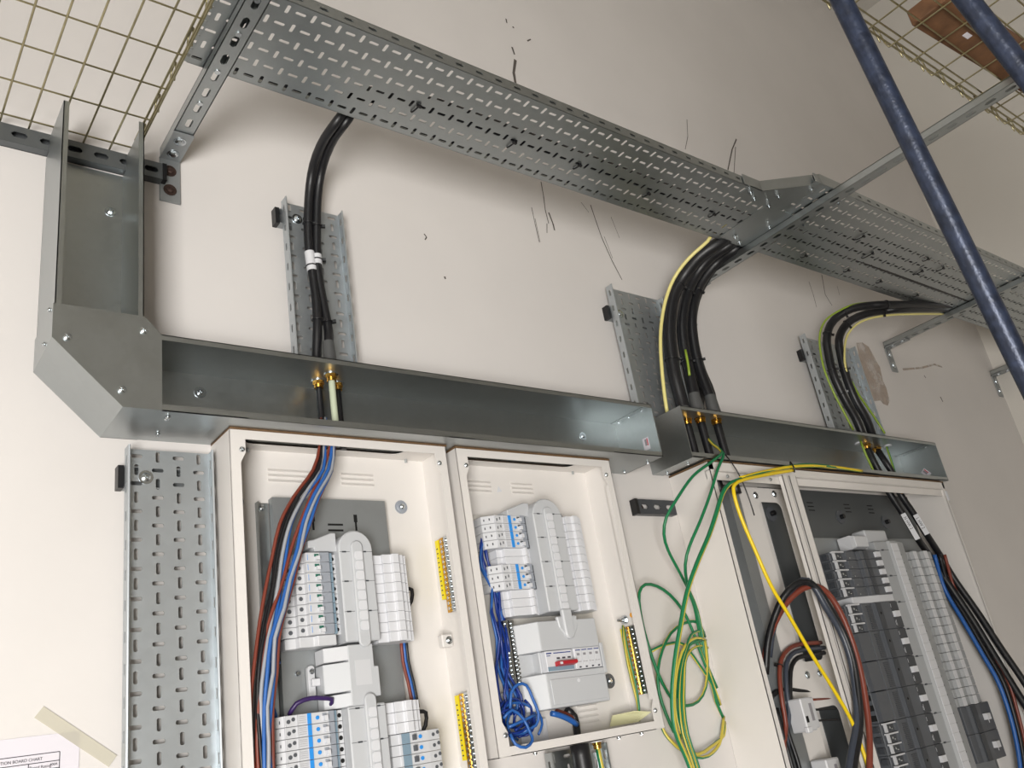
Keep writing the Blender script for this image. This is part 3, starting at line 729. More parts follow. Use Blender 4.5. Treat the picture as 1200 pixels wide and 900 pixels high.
# ---- middle board
B2 = (1.097, 1.576, 1.523, 2.1712)
b2 = enclosure(*B2, .10, 'cream open distribution board in the middle, with red-handled main switch', vents=((1.185, 1.255), (1.318, 1.385)))
grommet(b2, 1.452, 2.044)
mb = MB(); mb.cyl(W(1.520, .0035, 1.645), W(1.520, .0065, 1.645), .017, 20); g = mb.build('mounting_washer', 'dgrey', b2); MB().screw(W(1.520, .0065, 1.645), OUT, .006).build('mounting_screw', 'zinc', g)
mb = MB(); mb.poly_xz([(1.272, 2.105), (1.288, 2.108), (1.279, 2.122)], .0035, .0040); mb.build('warning_triangle', 'white', b2)
mb = MB()
for z in (1.60, 1.588, 1.576, 1.564): mb.mark(); mb.prof_dz([(.0034, z-.003), (.0075, z-.0022), (.0034, z+.003)], 1.405, 1.465)
mb.each('vent_louvre', 'cream', b2)
sc = MB()
for x in (1.20, 1.44, 1.512): sc.screw(W(x, .085, 1.523), -Z, .005)
sc.each('base_screw', 'zinc', b2)
MB().box(1.16, 1.50, .010, .0125, 1.60, 2.045).build('back_pan', 'creamd', b2)
def br_d(z0, z1, label):
    zc = (z0+z1)/2
    poly = [(1.180, .014), (1.180, .045), (1.207, .062), (1.280, .062), (1.292, .060), (1.293, .052), (1.306, .050), (1.306, .014)]
    return breaker('residual_current_breaker', label, 'circuit breaker', 'breakers in the left bank of the middle board', poly, z0, z1, [
        ('terminal_screw', 'dgrey', [('b', 1.2115, 1.2140, .062, .0626, zc-.004, zc+.002), ('b', 1.2200, 1.2225, .062, .0626, zc-.001, zc+.005), ('b', 1.1845, 1.1870, .0475, .0492, zc-.003, zc+.002), ('b', 1.195, 1.1975, .0545, .0562, zc-.002, zc+.003)]),
        ('terminal_edge', 'white', [('b', 1.2055, 1.2080, .0605, .0640, z0+.0006, z1-.0006), ('b', 1.2285, 1.2297, .0615, .0640, z0+.0006, z1-.0006)]),
        ('printed_lines', 'greyink', [('b', 1.232, 1.243, .0619, .0622, zc+k, zc+k+.0005) for k in (-.005, -.001, .003)]),
        ('blue_stripe', 'lblue', [('b', 1.2455, 1.2530, .0619, .0636, z0+.0006, z1-.0006)]),
        ('test_button', 'lblue', [('c', (1.2635, .062, zc), (1.2635, .0635, zc), .0033, 12)]),
        ('toggle', 'white', [('b', 1.2725, 1.2790, .062, .071, z0+.003, zc+.002)]), ('toggle_window', 'dgrey', [('b', 1.2715, 1.2795, .062, .0628, zc+.002, z1-.003)]),
        ('front_panel', 'mgrey', [('b', 1.2815, 1.2925, .0605, .0635, z0+.0006, z1-.0006)]), ('terminal_panel', 'dgrey', [('b', 1.2945, 1.3062, .049, .0515, z0+.0006, z1-.0006)])], 'white2')
rows(br_d, 2.030, .0190, 4, ['blue-striped white breaker, %s from top in the middle board' % ORD[i] for i in range(4)])
def blank2(z0, z1, label):
    poly = [(1.210, .014), (1.210, .045), (1.224, .045), (1.225, .056), (1.262, .058), (1.276, .058), (1.278, .066), (1.284, .066), (1.286, .056), (1.297, .054), (1.299, .046), (1.306, .046), (1.306, .014)]
    t = thing('blanking_plate', W(1.25, .014, z0), label, 'blanking plate', 'blanks in the left bank of the middle board')
    MB().prof_xd(poly, z0+.0003, z1-.0003).build('blank_body', 'white', t, bevel=.0005); return t
rows(blank2, 1.954, .0190, 2, ['white blanking plate between two blue-striped groups, %s one' % k for k in ('upper', 'lower')])
rows(br_d, 1.916, .0190, 3, ['blue-striped white breaker in the lower group of middle board, %s' % ORD[i] for i in range(3)])
rows(blank2, 1.859, .0190, 3, ['white blanking plate under the lower blue-striped group, %s from top' % ORD[i] for i in range(3)])
busbar(1.306, 1.396, 2.068, 1.803, .082, 1.336, 1.362, 'light grey rounded busbar cover in the middle board', .0190, [2.030-.0570*k for k in range(4)], dback=.014)
mb = MB(); mb.extr([(1.248, 2.030), (1.248, 2.044), (1.30, 2.062), (1.315, 2.062), (1.315, 2.030)], W(0, .016, 0), X, Z, OUT, .045)
tag(mb.build('shroud', 'lgrey', bevel=.0015), 'light grey angled shroud at top of the middle board busbar cover', 'shroud')
def blank3(z0, z1, label):
    x = 1.402; poly = [(x, .014), (x, .058), (x+.018, .058), (x+.018, .066), (x+.036, .066), (x+.038, .072), (x+.052, .072), (x+.053, .062), (x+.066, .062), (x+.067, .055), (x+.076, .055), (x+.076, .014)]
    t = thing('blanking_plate', W(x+.04, .014, z0), label, 'blanking plate', 'blanks in the right bank of the middle board')
    MB().prof_xd(poly, z0+.0003, z1-.0003).build('blank_body', 'white', t, bevel=.0005); return t
rows(blank3, 2.031, .0190, 12, ['white blanking plate in right bank of middle board, %s from top' % ORD[i] for i in range(12)])
# incomer cover
ic = thing('incomer_cover', W(1.34, .012, 1.595), 'grey moulded incomer cover housing the red main switch', 'incomer cover')
mb = MB(); mb.prof_xd([(1.222, .012), (1.222, .050), (1.262, .086), (1.436, .086), (1.440, .070), (1.440, .012)], 1.600, 1.672)
mb.build('lower_housing', 'lgrey', ic, bevel=.0015)
mb = MB(); mb.prof_xd([(1.222, .012), (1.222, .050), (1.262, .086), (1.434, .086), (1.438, .070), (1.438, .012)], 1.719, 1.782)
mb.box(1.222, 1.265, .012, .048, 1.672, 1.719); mb.box(1.262, 1.438, .012, .072, 1.672, 1.719); mb.build('upper_housing', 'lgrey', ic, bevel=.0015)
mb = MB(); mb.extr([(1.318, 1.79), (1.322, 1.765), (1.338, 1.745), (1.362, 1.745), (1.376, 1.765), (1.378, 1.79)], W(0, .080, 0), X, Z, OUT, .009); mb.build('cowl', 'lgrey', ic, bevel=.002)
mb = MB(); mb.poly_xz([(1.333, 1.806)] + [(1.3475 - .0135*math.cos(math.radians(a)), 1.752 - .013*math.sin(math.radians(a))) for a in range(0, 181, 20)] + [(1.362, 1.806)], .082, .094); mb.build('ridge', 'lgrey', ic, bevel=.003)
mb = MB(); mb.box(1.437, 1.446, .050, .084, 1.66, 1.726); mb.build('side_flange', 'lgrey', ic, bevel=.001)
mb = MB(); mb.poly_xz(rrect(1.270, 1.432, 1.606, 1.658, .003, 3), .086, .0885); dr = mb.build('terminal_door', 'lgrey', ic, bevel=.0008)
MB().cyl(W(1.350, .0885, 1.650), W(1.350, .0892, 1.650), .004, 14).build('door_catch', 'white', dr)
MB().box(1.18, 1.262, .012, .040, 1.585, 1.648).build('cable_shroud', 'lgrey', ic, bevel=.002)
ms = thing('main_switch', W(1.31, .072, 1.672), 'white main isolator switch with red handle in middle board', 'switch')
MB().box(1.267, 1.343, .072, .089, 1.6735, 1.7175).build('body', 'white', ms, bevel=.001)
MB().box(1.268, 1.342, .089, .0905, 1.675, 1.684).build('clear_window', 'bgrey', ms)
MB().extr([(.089, 1.683), (.104, 1.686), (.106, 1.690), (.103, 1.694), (.089, 1.693)], W(1.289, 0, 0), OUT, Z, X, .055).build('red_handle', 'red', ms, bevel=.0012)
MB().box(1.290, 1.298, .1065, .1068, 1.686, 1.691).build('white_dot', 'white', ms)
mb = MB(); mb.box(1.269, 1.284, .089, .0893, 1.711, 1.7135); mb.box(1.290, 1.340, .089, .0893, 1.711, 1.7130); mb.box(1.269, 1.28, .089, .0893, 1.7065, 1.708); mb.build('printed_lines', 'dblue', ms)
mb = MB(); [mb.box(1.297+k*.016, 1.306+k*.016, .089, .0895, 1.699, 1.7025) for k in range(3)]; mb.stuff('phase_mark', 'ink', ms)
sp = thing('surge_protector', W(1.39, .072, 1.672), 'white four-pole surge protector right of the red main switch', 'surge protector')
MB().box(1.350, 1.428, .072, .089, 1.6735, 1.7185).build('body', 'white', sp, bevel=.001)
for k in range(4):
    x = 1.352 + k*.0188
    MB().box(x, x+.0175, .089, .0905, 1.681, 1.7165).build('cartridge', 'white', sp)
    mb = MB(); mb.box(x+.001, x+.016, .0905, .0908, 1.7125, 1.7145); mb.build('printed_lines', 'dblue', sp)
    MB().box(x+.007, x+.0115, .089, .0908, 1.6755, 1.6785).build('status_window', 'ink', sp)
    mb = MB(); mb.box(x+.004, x+.012, .0905, .0908, 1.702, 1.707); mb.box(x+.002, x+.0035, .0905, .0908, 1.687, 1.6905); mb.box(x+.006, x+.0145, .0905, .0908, 1.688, 1.689); mb.build('printed_mark', 'greyink', sp)
# neutral bar beside it
nb = thing('neutral_bar', W(1.20, .014, 1.66), 'double-row neutral bar with blue base beside incomer cover', 'neutral bar')
MB().box(1.196, 1.232, .014, .034, 1.655, 1.797).build('blue_base', 'dblue', nb)
mb = MB(); mb.mark(); mb.box(1.199, 1.212, .034, .046, 1.657, 1.795); mb.mark(); mb.box(1.215, 1.228, .034, .046, 1.657, 1.795); mb.each('bar', 'zinc', nb)
mb = MB()
for i in range(15):
    for x in (1.2055, 1.2215): mb.cyl(W(x, .046, 1.664+i*.0089), W(x, .0490, 1.664+i*.0089), .0034, 8)
mb.stuff('terminal_screw', 'zinc', nb)
earth_bar(1.5735, 1.603, 1.760, 'brass earth bar with yellow strip in the middle board', .033)
es = thing('earth_stud', W(1.57, .045, 1.775), 'steel earth stud with nut and washer in middle board', 'stud')
mb = MB(); mb.cyl(W(1.574, .045, 1.778), W(1.571, .045, 1.778), .011, 16); mb.build('washer', 'zinc', es)
mb = MB(); mb.cyl(W(1.571, .045, 1.778), W(1.563, .045, 1.778), .008, 6); mb.cyl(W(1.563, .045, 1.778), W(1.548, .045, 1.778), .0042, 10, r2=.003); mb.build('nut', 'zinc', es)
o = MB().cyl(W(1.5738, .070, 1.785), W(1.5732, .070, 1.785), .006, 14).build('warning_sticker', 'orange', b2)
# clear bag at the bottom
mb = MB(); c = [W(1.47, .03, 1.545), W(1.54, .05, 1.545), W(1.565, .075, 1.562), W(1.53, .055, 1.570), W(1.475, .04, 1.568)]
mb.add(c + [p + OUT*.004 for p in c], [(0,1,2,3,4), (5,6,7,8,9), (0,1,6,5), (1,2,7,6), (2,3,8,7), (3,4,9,8), (4,0,5,9)])
tag(mb.build('plastic_bag', 'clear'), 'crumpled clear yellowish bag in the bottom of middle board', 'bag')

# ---- right board
C0, C1, CZ1, CD = 1.910, 3.248, 2.173, .15
b3 = thing('distribution_board', W(2.6, 0, 1.0), 'large cream open distribution board on the right with dark breakers', 'distribution board')
s = .0018; CZ0 = 1.0
mb = MB(); mb.box(C0, C1, .001, .0035, CZ0, CZ1)
mb.box(C0, C0+s, .0035, CD, CZ0, CZ1); mb.box(C1-s, C1, .0035, CD, CZ0, CZ1); mb.box(C0, C1, .0035, CD, CZ0, CZ0+s)
for x0, x1 in ((C0, 2.30), (2.80, C1)): mb.holed(W(x0, .0035, CZ1-s), X, OUT, Z, x1-x0, CD-.0035, rrect(.03, x1-x0-.05, .028, .118, .02), s)
mb.box(2.30, 2.80, .0035, CD, CZ1-s, CZ1)
mb.box(C0, C0+.018, CD-s, CD, CZ0, CZ1); mb.box(C1-.012, C1, CD-s, CD, CZ0, CZ1)
mb.box(C0, C1, CD-s, CD, CZ1-.022, CZ1); mb.box(C0, C1, CD-.018, CD-.016, CZ1-.046, CZ1-.022); mb.box(C0, C1, CD-.018, CD-s, CZ1-.024, CZ1-.022)
mb.build('enclosure_body', 'cream', b3)
mb = MB()   # mid post: folded channel with a groove
mb.box(2.243, 2.270, CD-s, CD, CZ0, CZ1-.022); mb.box(2.278, 2.312, CD-s, CD, CZ0, CZ1-.022); mb.box(2.268, 2.280, CD-.012, CD-.010, CZ0, CZ1-.022)
mb.box(2.243, 2.245, CD-.014, CD, CZ0, CZ1-.022); mb.box(2.310, 2.312, CD-.014, CD, CZ0, CZ1-.022); mb.box(2.268, 2.270, CD-.012, CD, CZ0, CZ1-.022); mb.box(2.278, 2.280, CD-.012, CD, CZ0, CZ1-.022)
mb.build('mid_post', 'cream', b3)
# slotted plate in the cable way and its grey lining
mb = MB(); o = W(2.165, .047, CZ0)
H3 = CZ1-.03-CZ0
mb.holed(W(2.150, .049, 1.55), X, Z, OUT, .27, CZ1-.03-1.55, rrect(.080, .195, .075, CZ1-.03-1.55-.045, .022, 5), .002)
mb.holed(W(2.150, .049, CZ0), X, Z, OUT, .27, .55, rrect(.080, .195, .08, .50, .022, 5), .002)
mb.build('slotted_plate', 'cream', b3)
MB().box(2.10, 2.148, .02, .050, CZ0, CZ1-.04).build('side_lining', 'galvd', b3)
MB().box(1.93, 2.235, .0036, .006, CZ0, CZ1-.01).build('back_lining', 'galvk', b3)
MB().box(2.316, C1-.01, .0036, .006, CZ0, CZ1-.01).build('back_lining', 'galvk', b3)
sc = MB()
for x, z in ((2.228, 2.118), (2.325, 2.126), (2.24, 1.59), (2.30, 1.59)): sc.screw(W(x, .051, z), OUT, .008, hx=True, washer=.011)
for x in (2.0, 2.2): sc.screw(W(x, CD-.016, CZ1-.034), OUT, .005)
sc.each('plate_bolt', 'zinc', b3)
MB().screw(W(3.02, CD-.05, CZ1-.03), -Z, .005).build('brass_screw', 'brass', b3)
def cgrom(x, z):
    mb = MB(); mb.cyl(W(x, .006, z), W(x, .009, z), .024, 20); g = mb.build('mounting_washer', 'dgrey', b3); MB().cyl(W(x, .009, z), W(x, .022, z), .008, 10).build('mounting_bolt', 'blackp', g)
for x, z in ((2.345, 2.075), (2.735, 2.073), (3.02, 2.06)): cgrom(x, z)
mb = MB()
for gx in (2.56, 2.78, 2.93):
    for k in range(3): mb.mark(); mb.box(gx, gx+.035, .006, .0066, 2.118-.013*k, 2.121-.013*k)
mb.each('vent_slot', 'hole', b3)
MB().box(2.50, 3.19, .020, .0225, CZ0, 1.995).build('back_pan', 'galvd', b3)
mb = MB(); mb.box(3.236, 3.2475, CD, CD+.004, 2.105, 2.14); mb.build('hinge_block', 'white', b3)
# big breakers: single-pole with white lugs, then three-pole
def lug_parts(zs, x=2.478):
    P = []
    P.append(('lug_frame', 'white2', [('b', x+.004, x+.064, .083, .094, z+.0098, z+.0140) for z in zs] + [('b', x+.011, x+.018, .083, .091, z-.012, z+.011) for z in zs]))
    P.append(('lug_block', 'dgrey2', [('b', x-.012, x+.010, .060, .078, z-.009, z+.007) for z in zs] + [('b', x+.022, x+.052, .083, .0895, z-.0085, z+.0085) for z in zs]))
    P.append(('lug_screw', 'zinc', [('c', (x+.032, .0895, z), (x+.032, .0905, z), .0035) for z in zs] + [('b', x+.040, x+.046, .0895, .0903, z-.006, z-.003) for z in zs]))
    return P
BP = [(2.478, .024), (2.478, .080), (2.548, .083), (2.550, .094), (2.598, .094), (2.600, .088), (2.618, .088), (2.620, .100), (2.692, .103), (2.744, .101), (2.744, .024)]
def br_e(z0, z1, label):
    zc = (z0+z1)/2
    return breaker('moulded_case_breaker', label, 'circuit breaker', 'single breakers at the top of the right board', BP, z0, z1, lug_parts([zc]) + [
        ('toggle', 'white', [('b', 2.699, 2.724, .102, .112, zc-.009, zc+.008)]), ('front_panel', 'dgrey2', [('b', 2.640, 2.664, .1005, .1025, z0+.001, z1-.001)]),
        ('top_screw', 'zinc', [('c', (2.566, .094, zc-.008), (2.566, .0945, zc-.008), .0022)])], 'dgrey', .001)
rows(br_e, 1.933, .0283, 5, ['dark grey single breaker with white toggle, %s from top in right board' % ORD[i] for i in range(5)])
mb = MB(); mb.prof_xd([(2.53, .024), (2.53, .082), (2.60, .090), (2.66, .098), (2.744, .098), (2.744, .024)], 1.7695, 1.7915)
tag(mb.build('blanking_plate', 'white2', bevel=.001), 'wide white blanking plate among the dark breakers of right board', 'blanking plate')
def br_f(lugs):
    def f(z0, z1, label):
        zc = (z0+z1)/2; zs = [zc+.0283, zc, zc-.0283]
        P = lug_parts(zs) if lugs else [('terminal_cover', 'dgrey', [('b', 2.484, 2.546, .080, .093, z0+.002, z1-.002)]), ('cable_slot', 'hole', [('b', 2.4765, 2.4842, .055, .078, z-.008, z+.008) for z in zs])]
        P += [('toggle', 'white', [('b', 2.699, 2.726, .102, .114, zc-.008, zc+.010)]),
              ('vent_rib', 'dgrey2', [('b', 2.572, 2.596, .094, .0965, z0+.006+k*.0052, z0+.008+k*.0052) for k in range(14)]),
              ('front_panel', 'dgrey2', [('b', 2.620, 2.648, .1004, .1025, z0+.002, z1-.002), ('b', 2.6985, 2.7435, .1015, .1035, z0+.002, z1-.002)]),
              ('trip_button', 'hole', [('c', (2.634, .1025, zc+.008), (2.634, .103, zc+.008), .004)]),
              ('printed_lines', 'white', [('b', 2.7000, 2.7015, .1035, .1038, zc-.032, zc-.020), ('b', 2.7050, 2.7062, .1035, .1038, zc-.034, zc-.016), ('b', 2.7000, 2.7015, .1035, .1038, zc+.022, zc+.034)])]
        return breaker('moulded_case_breaker', label, 'circuit breaker', 'three-pole breakers in the right board', BP, z0, z1, P, 'dgrey', .001)
    return f
br_f(True)(1.6845, 1.7690, 'dark three-pole breaker with white terminal lugs, just below the white blank')
f0 = br_f(False)
z = 1.6845
rows(f0, z, .0850, 3, ['dark three-pole breaker with covered terminals, %s below the lugged one' % ORD[i] for i in range(3)])
br_f(True)(1.3415, 1.4295, 'dark three-pole breaker with white terminal lugs, lower one in right board')
br_f(True)(1.2565, 1.3415, 'dark three-pole breaker at the bottom edge of right board')
# busbar cover of the right board
rb = thing('busbar_cover', W(2.84, .024, 1.2), 'long pale grey stepped busbar cover down the middle of right board', 'busbar cover')
mb = MB(); mb.prof_xd([(2.748, .024), (2.748, .088), (2.812, .096), (2.816, .106), (2.858, .106), (2.862, .098), (2.936, .086), (2.936, .024)], 1.18, 1.965); mb.build('cover_body', 'lgrey2', rb, bevel=.001)
mb = MB()
for k in range(28): mb.mark(); mb.box(2.8165, 2.8575, .106, .1085, 1.195+.0272*k, 1.2215+.0272*k)
mb.each('ridge_pad', 'white', rb)
mb = MB()
for k in range(9):
    z = 1.935-.0855*k; mb.extr([(.0882, 2.748), (.0968, 2.812), (.0964, 2.812), (.0878, 2.748)], W(0, 0, z), OUT, X, Z, .0012); mb.box(2.776, 2.788, .0915, .0935, z-.001, z+.004)
for k in range(24): mb.cyl(W(2.885, .0940, 1.92-.0283*k), W(2.885, .0948, 1.92-.0283*k), .003, 8)
mb.stuff('section_joint', 'dgrey2', rb)
mb = MB(); mb.box(2.640, 2.735, .024, .070, 1.945, 1.99); mb.extr([(.070, 1.945), (.070, 1.99), (.088, 1.985), (.088, 1.950)], W(2.640, 0, 0), OUT, Z, X, .075); ts = mb.build('top_shroud', 'white2', rb, bevel=.002)
MB().box(2.725, 2.7355, .070, .0705, 1.955, 1.972).build('shroud_slot', 'hole', ts)
MB().box(2.735, 2.87, .024, .075, 1.965, 2.01).build('top_cover', 'lgrey', rb, bevel=.004)
def blank4(z0, z1, label):
    x = 2.945; poly = [(x, .024), (x, .084), (x+.018, .084), (x+.020, .096), (x+.045, .096), (x+.050, .088), (x+.082, .088), (x+.085, .100), (x+.112, .100), (x+.116, .090), (x+.160, .088), (x+.160, .024)]
    t = thing('blanking_plate', W(x+.08, .024, z0), label, 'blanking plate', 'blanks in the right bank of the right board')
    MB().prof_xd(poly, z0+.0006, z1-.0006).build('blank_body', 'lgrey2', t, bevel=.0008)
    MB().box(x+.021, x+.044, .096, .0966, z0+.0008, z1-.0008).build('raised_face', 'white', t); MB().box(x+.086, x+.111, .100, .1006, z0+.0008, z1-.0008).build('raised_face', 'white', t)
    return t
rows(blank4, 1.932, .0283, 18, ['pale grey blanking plate, %s from top in right bank of right board' % (ORD+['fifteenth','sixteenth','seventeenth','eighteenth'])[i] for i in range(18)])
def br_g(z0, z1, label):
    zc = (z0+z1)/2
    return breaker('moulded_case_breaker', label, 'circuit breaker', 'dark breakers below the pale blanks', [(2.955, .024), (2.955, .085), (2.985, .090), (2.987, .100), (3.05, .103), (3.12, .100), (3.145, .085), (3.145, .024)], z0, z1, [
        ('toggle', 'white', [('b', 3.050, 3.072, .102, .118, zc-.009, zc+.010)]), ('front_panel', 'dgrey2', [('b', 2.992, 3.02, .1005, .104, z0+.002, z1-.002)]),
        ('printed_lines', 'white', [('b', 3.080, 3.0815, .1018, .1030, zc-.02, zc-.008)])], 'dgrey', .001)
rows(br_g, 1.4225, .085, 2, ['dark three-pole breaker with white toggle, %s right under the pale blanks' % k for k in ('first', 'second')])
# current transformers in the cable way
def ct(x, z, label):
    t = thing('current_transformer', W(x, .06, z-.045), label, 'transformer')
    MB().box(x-.035, x+.010, .055, .105, z-.042, z+.042).build('body', 'white2', t, bevel=.003)
    MB().box(x+.010, x+.035, .060, .098, z-.038, z+.040).build('side_block', 'white2', t, bevel=.003)
    MB().box(x-.004, x+.008, .105, .1056, z-.018, z+.026).build('rating_label', 'greyink', t)
    MB().box(x-.030, x-.019, .105, .1055, z-.020, z-.004).build('terminal_slot', 'hole', t)
    MB().box(x-.038, x-.018, .095, .108, z-.045, z-.030).build('terminal_cap', 'white', t, bevel=.002)
    return t
ct(2.135, 1.492, 'white current transformer block in the right board cable way')
ct(2.175, 1.335, 'white current transformer at the bottom edge of the cable way')

# ================================================================== CABLES
def cable(name, label, pts, r, mats, stripe=None, n=10, cat='cable', group=None, twist=0., ties=(), sleeves=(), step=.02):
    """pts: (px,py,d) spots seen in the photograph at depth d, or Vectors"""
    P = [p if isinstance(p, V) else at(*p) for p in pts]
    mb = MB(); mb.tube(P, r, n, stripe=stripe, twist=twist, step=step)
    o = mb.build(name, mats); tag(o, label, cat, group)
    SP = smooth_path(P, step)
    for mx, my, ml in sleeves:
        c = at(mx, my, .055); i = min(range(len(SP)), key=lambda i: (SP[i]-c).length); q = SP[i]; nn = (SP[min(i+1, len(SP)-1)] - SP[i-1]).normalized()
        MB().cyl(q - nn*ml/2, q + nn*ml/2, r + .0012, 14).build('white_marker', 'white', o)
    for spot in ties:
        best = 1; bd = 1e9
        for i in range(1, len(SP)-1):
            q = SP[i] - EYE; w_ = q.dot(RZ); e = math.hypot(600 + FPX*q.dot(RX)/w_ - spot[0], 450 + FPX*q.dot(RY)/w_ - spot[1])
            if e < bd: bd, best = e, i
        c = SP[best]; nrm = (SP[best+1] - SP[best-1]).normalized(); u = nrm.orthogonal().normalized(); v = nrm.cross(u); k = 14; rr = r + .0012
        tm = MB(); tm.tube([c + u*(rr*math.cos(2*math.pi*i/k)) + v*(rr*math.sin(2*math.pi*i/k)) for i in range(k+1)], .0018, 6, raw=True)
        f = (EYE - c); f = (f - nrm*f.dot(nrm)).normalized(); sd = nrm.cross(f)
        tm.obox(c + sd*(rr+.003), sd, nrm, f, .005, .0035, .0035)
        tm.build('cable_tie', 'blackp', o)
    return o
TT = TZ + .003   # on top of the tray
GY = ['yellow', 'green']
# --- left pair
def px_on(px, py, z):
    r = RX*((px-600)/FPX) + RY*((py-450)/FPX) + RZ; q = EYE + r*((z-EYE.z)/r.z); return q.x, -q.y
gz, gz2 = T1Z1 - t_, T2Z1 - t_
def gspot(px, py, z): x, d = px_on(px, py, z); return x, max(.03, min(d, .13))
G1 = [gspot(373, 447, gz), gspot(388, 439, gz), gspot(395, 450, gz)]
GA, GB = W(G1[0][0], G1[0][1], gz), W(G1[1][0], G1[1][1], gz)
pe, qe = at(394, 143, .246), at(404, 145, .243)
cable('black_cable', 'left cable of the black pair dropping to the left board trunking',
      [GA, GA + Z*.05, (372,375,.058), (369,340,.052), (365,312,.050), (362,290,.050), (361,262,.052), (362,232,.064), (365,205,.088), (371,182,.133), (381,161,.190), pe, pe + V((.016, -.012, .030)), W(.80, .300, 2.908), W(.87, .350, 2.892), W(.96, .384, TT+.012), W(1.2, .388, TT+.011), W(3.0, .388, TT+.011), W(4.5, .388, TT+.011)], .0105, 'black', n=12, ties=[(362,266), (365,309), (372,372)], sleeves=[(362.5,294.5,.024), (364.5,306.5,.026)])
cable('black_cable', 'right cable of the black pair dropping to the left board trunking',
      [GB, GB + Z*.06, (385,388,.060), (379,357,.055), (374,330,.053), (371.5,305,.052), (371,265,.054), (372,232,.066), (375.5,205,.090), (382,182,.135), (392,161,.192), qe, qe + V((.016, -.012, .030)), W(.825, .292, 2.908), W(.89, .33, 2.892), W(.98, .361, TT+.012), W(1.2, .3655, TT+.011), W(3.0, .3655, TT+.011), W(4.5, .3655, TT+.011)], .0105, 'black', n=12, ties=[(371,267), (372,309), (380,374)], sleeves=[(372,305.5,.026)])
cable('black_cable', 'added black cable darkening the wall-side slots of the overhead tray', [W(.462, .2965, TT+.010), W(1.2, .297, TT+.010), W(1.7, .2965, TT+.010), W(2.09, .297, TT+.010), W(3.0, .297, TT+.011), W(4.5, .298, TT+.011)], .0095, 'black', n=8)  # unseen cable added so the slot row along the wall reads black
def gland(x, d, z, r, label, m='brass', up=False, ring='zinc'):
    t = thing('cable_gland', W(x, d, z-.02), label, 'cable gland')
    MB().cyl(W(x, d, z), W(x, d, z-.008), r*1.25, 6).build('locknut', m, t, bevel=.0008)
    MB().cyl(W(x, d, z-.008), W(x, d, z-.016), r, 14).build('thread', m, t)
    if ring: MB().cyl(W(x, d, z-.0001), W(x, d, z-.002), r*1.55, 18).build('earth_washer', ring, t)
    if up:
        MB().cyl(W(x, d, z+.001), W(x, d, z+.078), r*1.6, 14, r2=r*1.2).build('shroud', 'shroud', t)
    return t
for (x, d), m, nm, lb in zip(G1, ('black', 'sheath', 'black'), ('dark', 'pale greenish', 'dark'), ('left', 'middle', 'right')):
    gland(x, d, gz, .010, 'brass gland with %s inner sheath in long trunking, %s of three' % (nm, lb), up=(lb == 'middle'))
    cable('inner_sheath', '%s inner sheath hanging under the %s gland in long trunking' % (nm, lb), [W(x, d, gz-.004), W(x, d, 2.26), W(x+.001, d, T1Z0-.004)], .0072, m)
# core wires fanning down into the left board
def wires(path, spread, cols, label, r=.0035, group=None, name='core_wire'):
    """a loom: every wire follows path with its own offset"""
    for i, (c, dx, dd, cn) in enumerate(cols):
        P = []
        for k, p in enumerate(path):
            q = at(*p[:3]) if not isinstance(p, V) else p.copy(); f = spread[k]
            P.append(q + V((dx*f, -dd*f, 0)) + V((random.uniform(-1,1), random.uniform(-1,1), 0))*.0030*(k > 1))
        cable(name, label % cn, P, r, c, n=8, group=group)
LOOMA = [(378,490,.07), (376,524,.066), (370,552,.070), (349,583,.075), (332,615,.078), (324,650,.078), (317,690,.078), (309,730,.082), (303,770,.085), (299,820,.085), (300,870,.085), (303,920,.085)]
wires(LOOMA, [.4, .5, .9, 1, 1, 1, 1.2, 1.2, 1.2, 1.2, 1.2, 1.2], [('black', 0, .010, 'black'), ('grey', .006, .012, 'grey'), ('brown', -.007, .003, 'brown'), ('blue', .013, .008, 'blue'), ('black', .001, 0, 'inner black')],
      '%s core wire in the left strand of left board loom')
LOOMB = [(392,490,.075), (388,524,.070), (383,552,.074), (367,583,.080), (354,615,.083), (345,645,.085), (335,680,.088), (325,715,.090), (316,750,.090), (312,790,.090), (308,830,.090), (306,870,.09), (308,920,.09)]
wires(LOOMB, [.4, .5, .9, 1, 1, 1, 1.1, 1.2, 1.2, 1.2, 1.2, 1.2, 1.2], [('brown', -.008, .004, 'reddish brown'), ('blue', -.002, .011, 'bright blue'), ('grey', .004, .012, 'pale grey'), ('blue', .010, .006, 'second blue'), ('brown', .014, .002, 'right-hand brown'), ('black', .006, 0, 'black')],
      '%s core wire in the right strand of left board loom')
for dx, c, nm in ((0, 'blue', 'blue'), (.006, 'black', 'black'), (-.006, 'brown', 'brown')):
    cable('core_wire', '%s core wire beside the right blanks of left board' % nm, [W(.950+dx, .035, 1.78), W(.952+dx, .03, 1.73), W(.956+dx, .034, 1.69), W(.960+dx, .036, 1.64)], .0034, c, n=8)
for k, (z, nm) in enumerate(((1.86, 'upper'), (1.62, 'lower'))):
    cable('black_wire', 'short black wire bent behind the %s right bank of left board' % nm, [W(.952, .05, z-.035), W(.966, .055, z-.015), W(.970, .055, z+.008), W(.962, .045, z+.012)], .004, 'blackp', n=8)
cable('purple_wire', 'dark purple wire arching above the lower breakers of left board', [W(.690, .05, 1.655), W(.700, .062, 1.672), W(.725, .066, 1.678), W(.748, .066, 1.676), W(.768, .064, 1.672), W(.770, .052, 1.662)], .0042, 'purple', n=8)
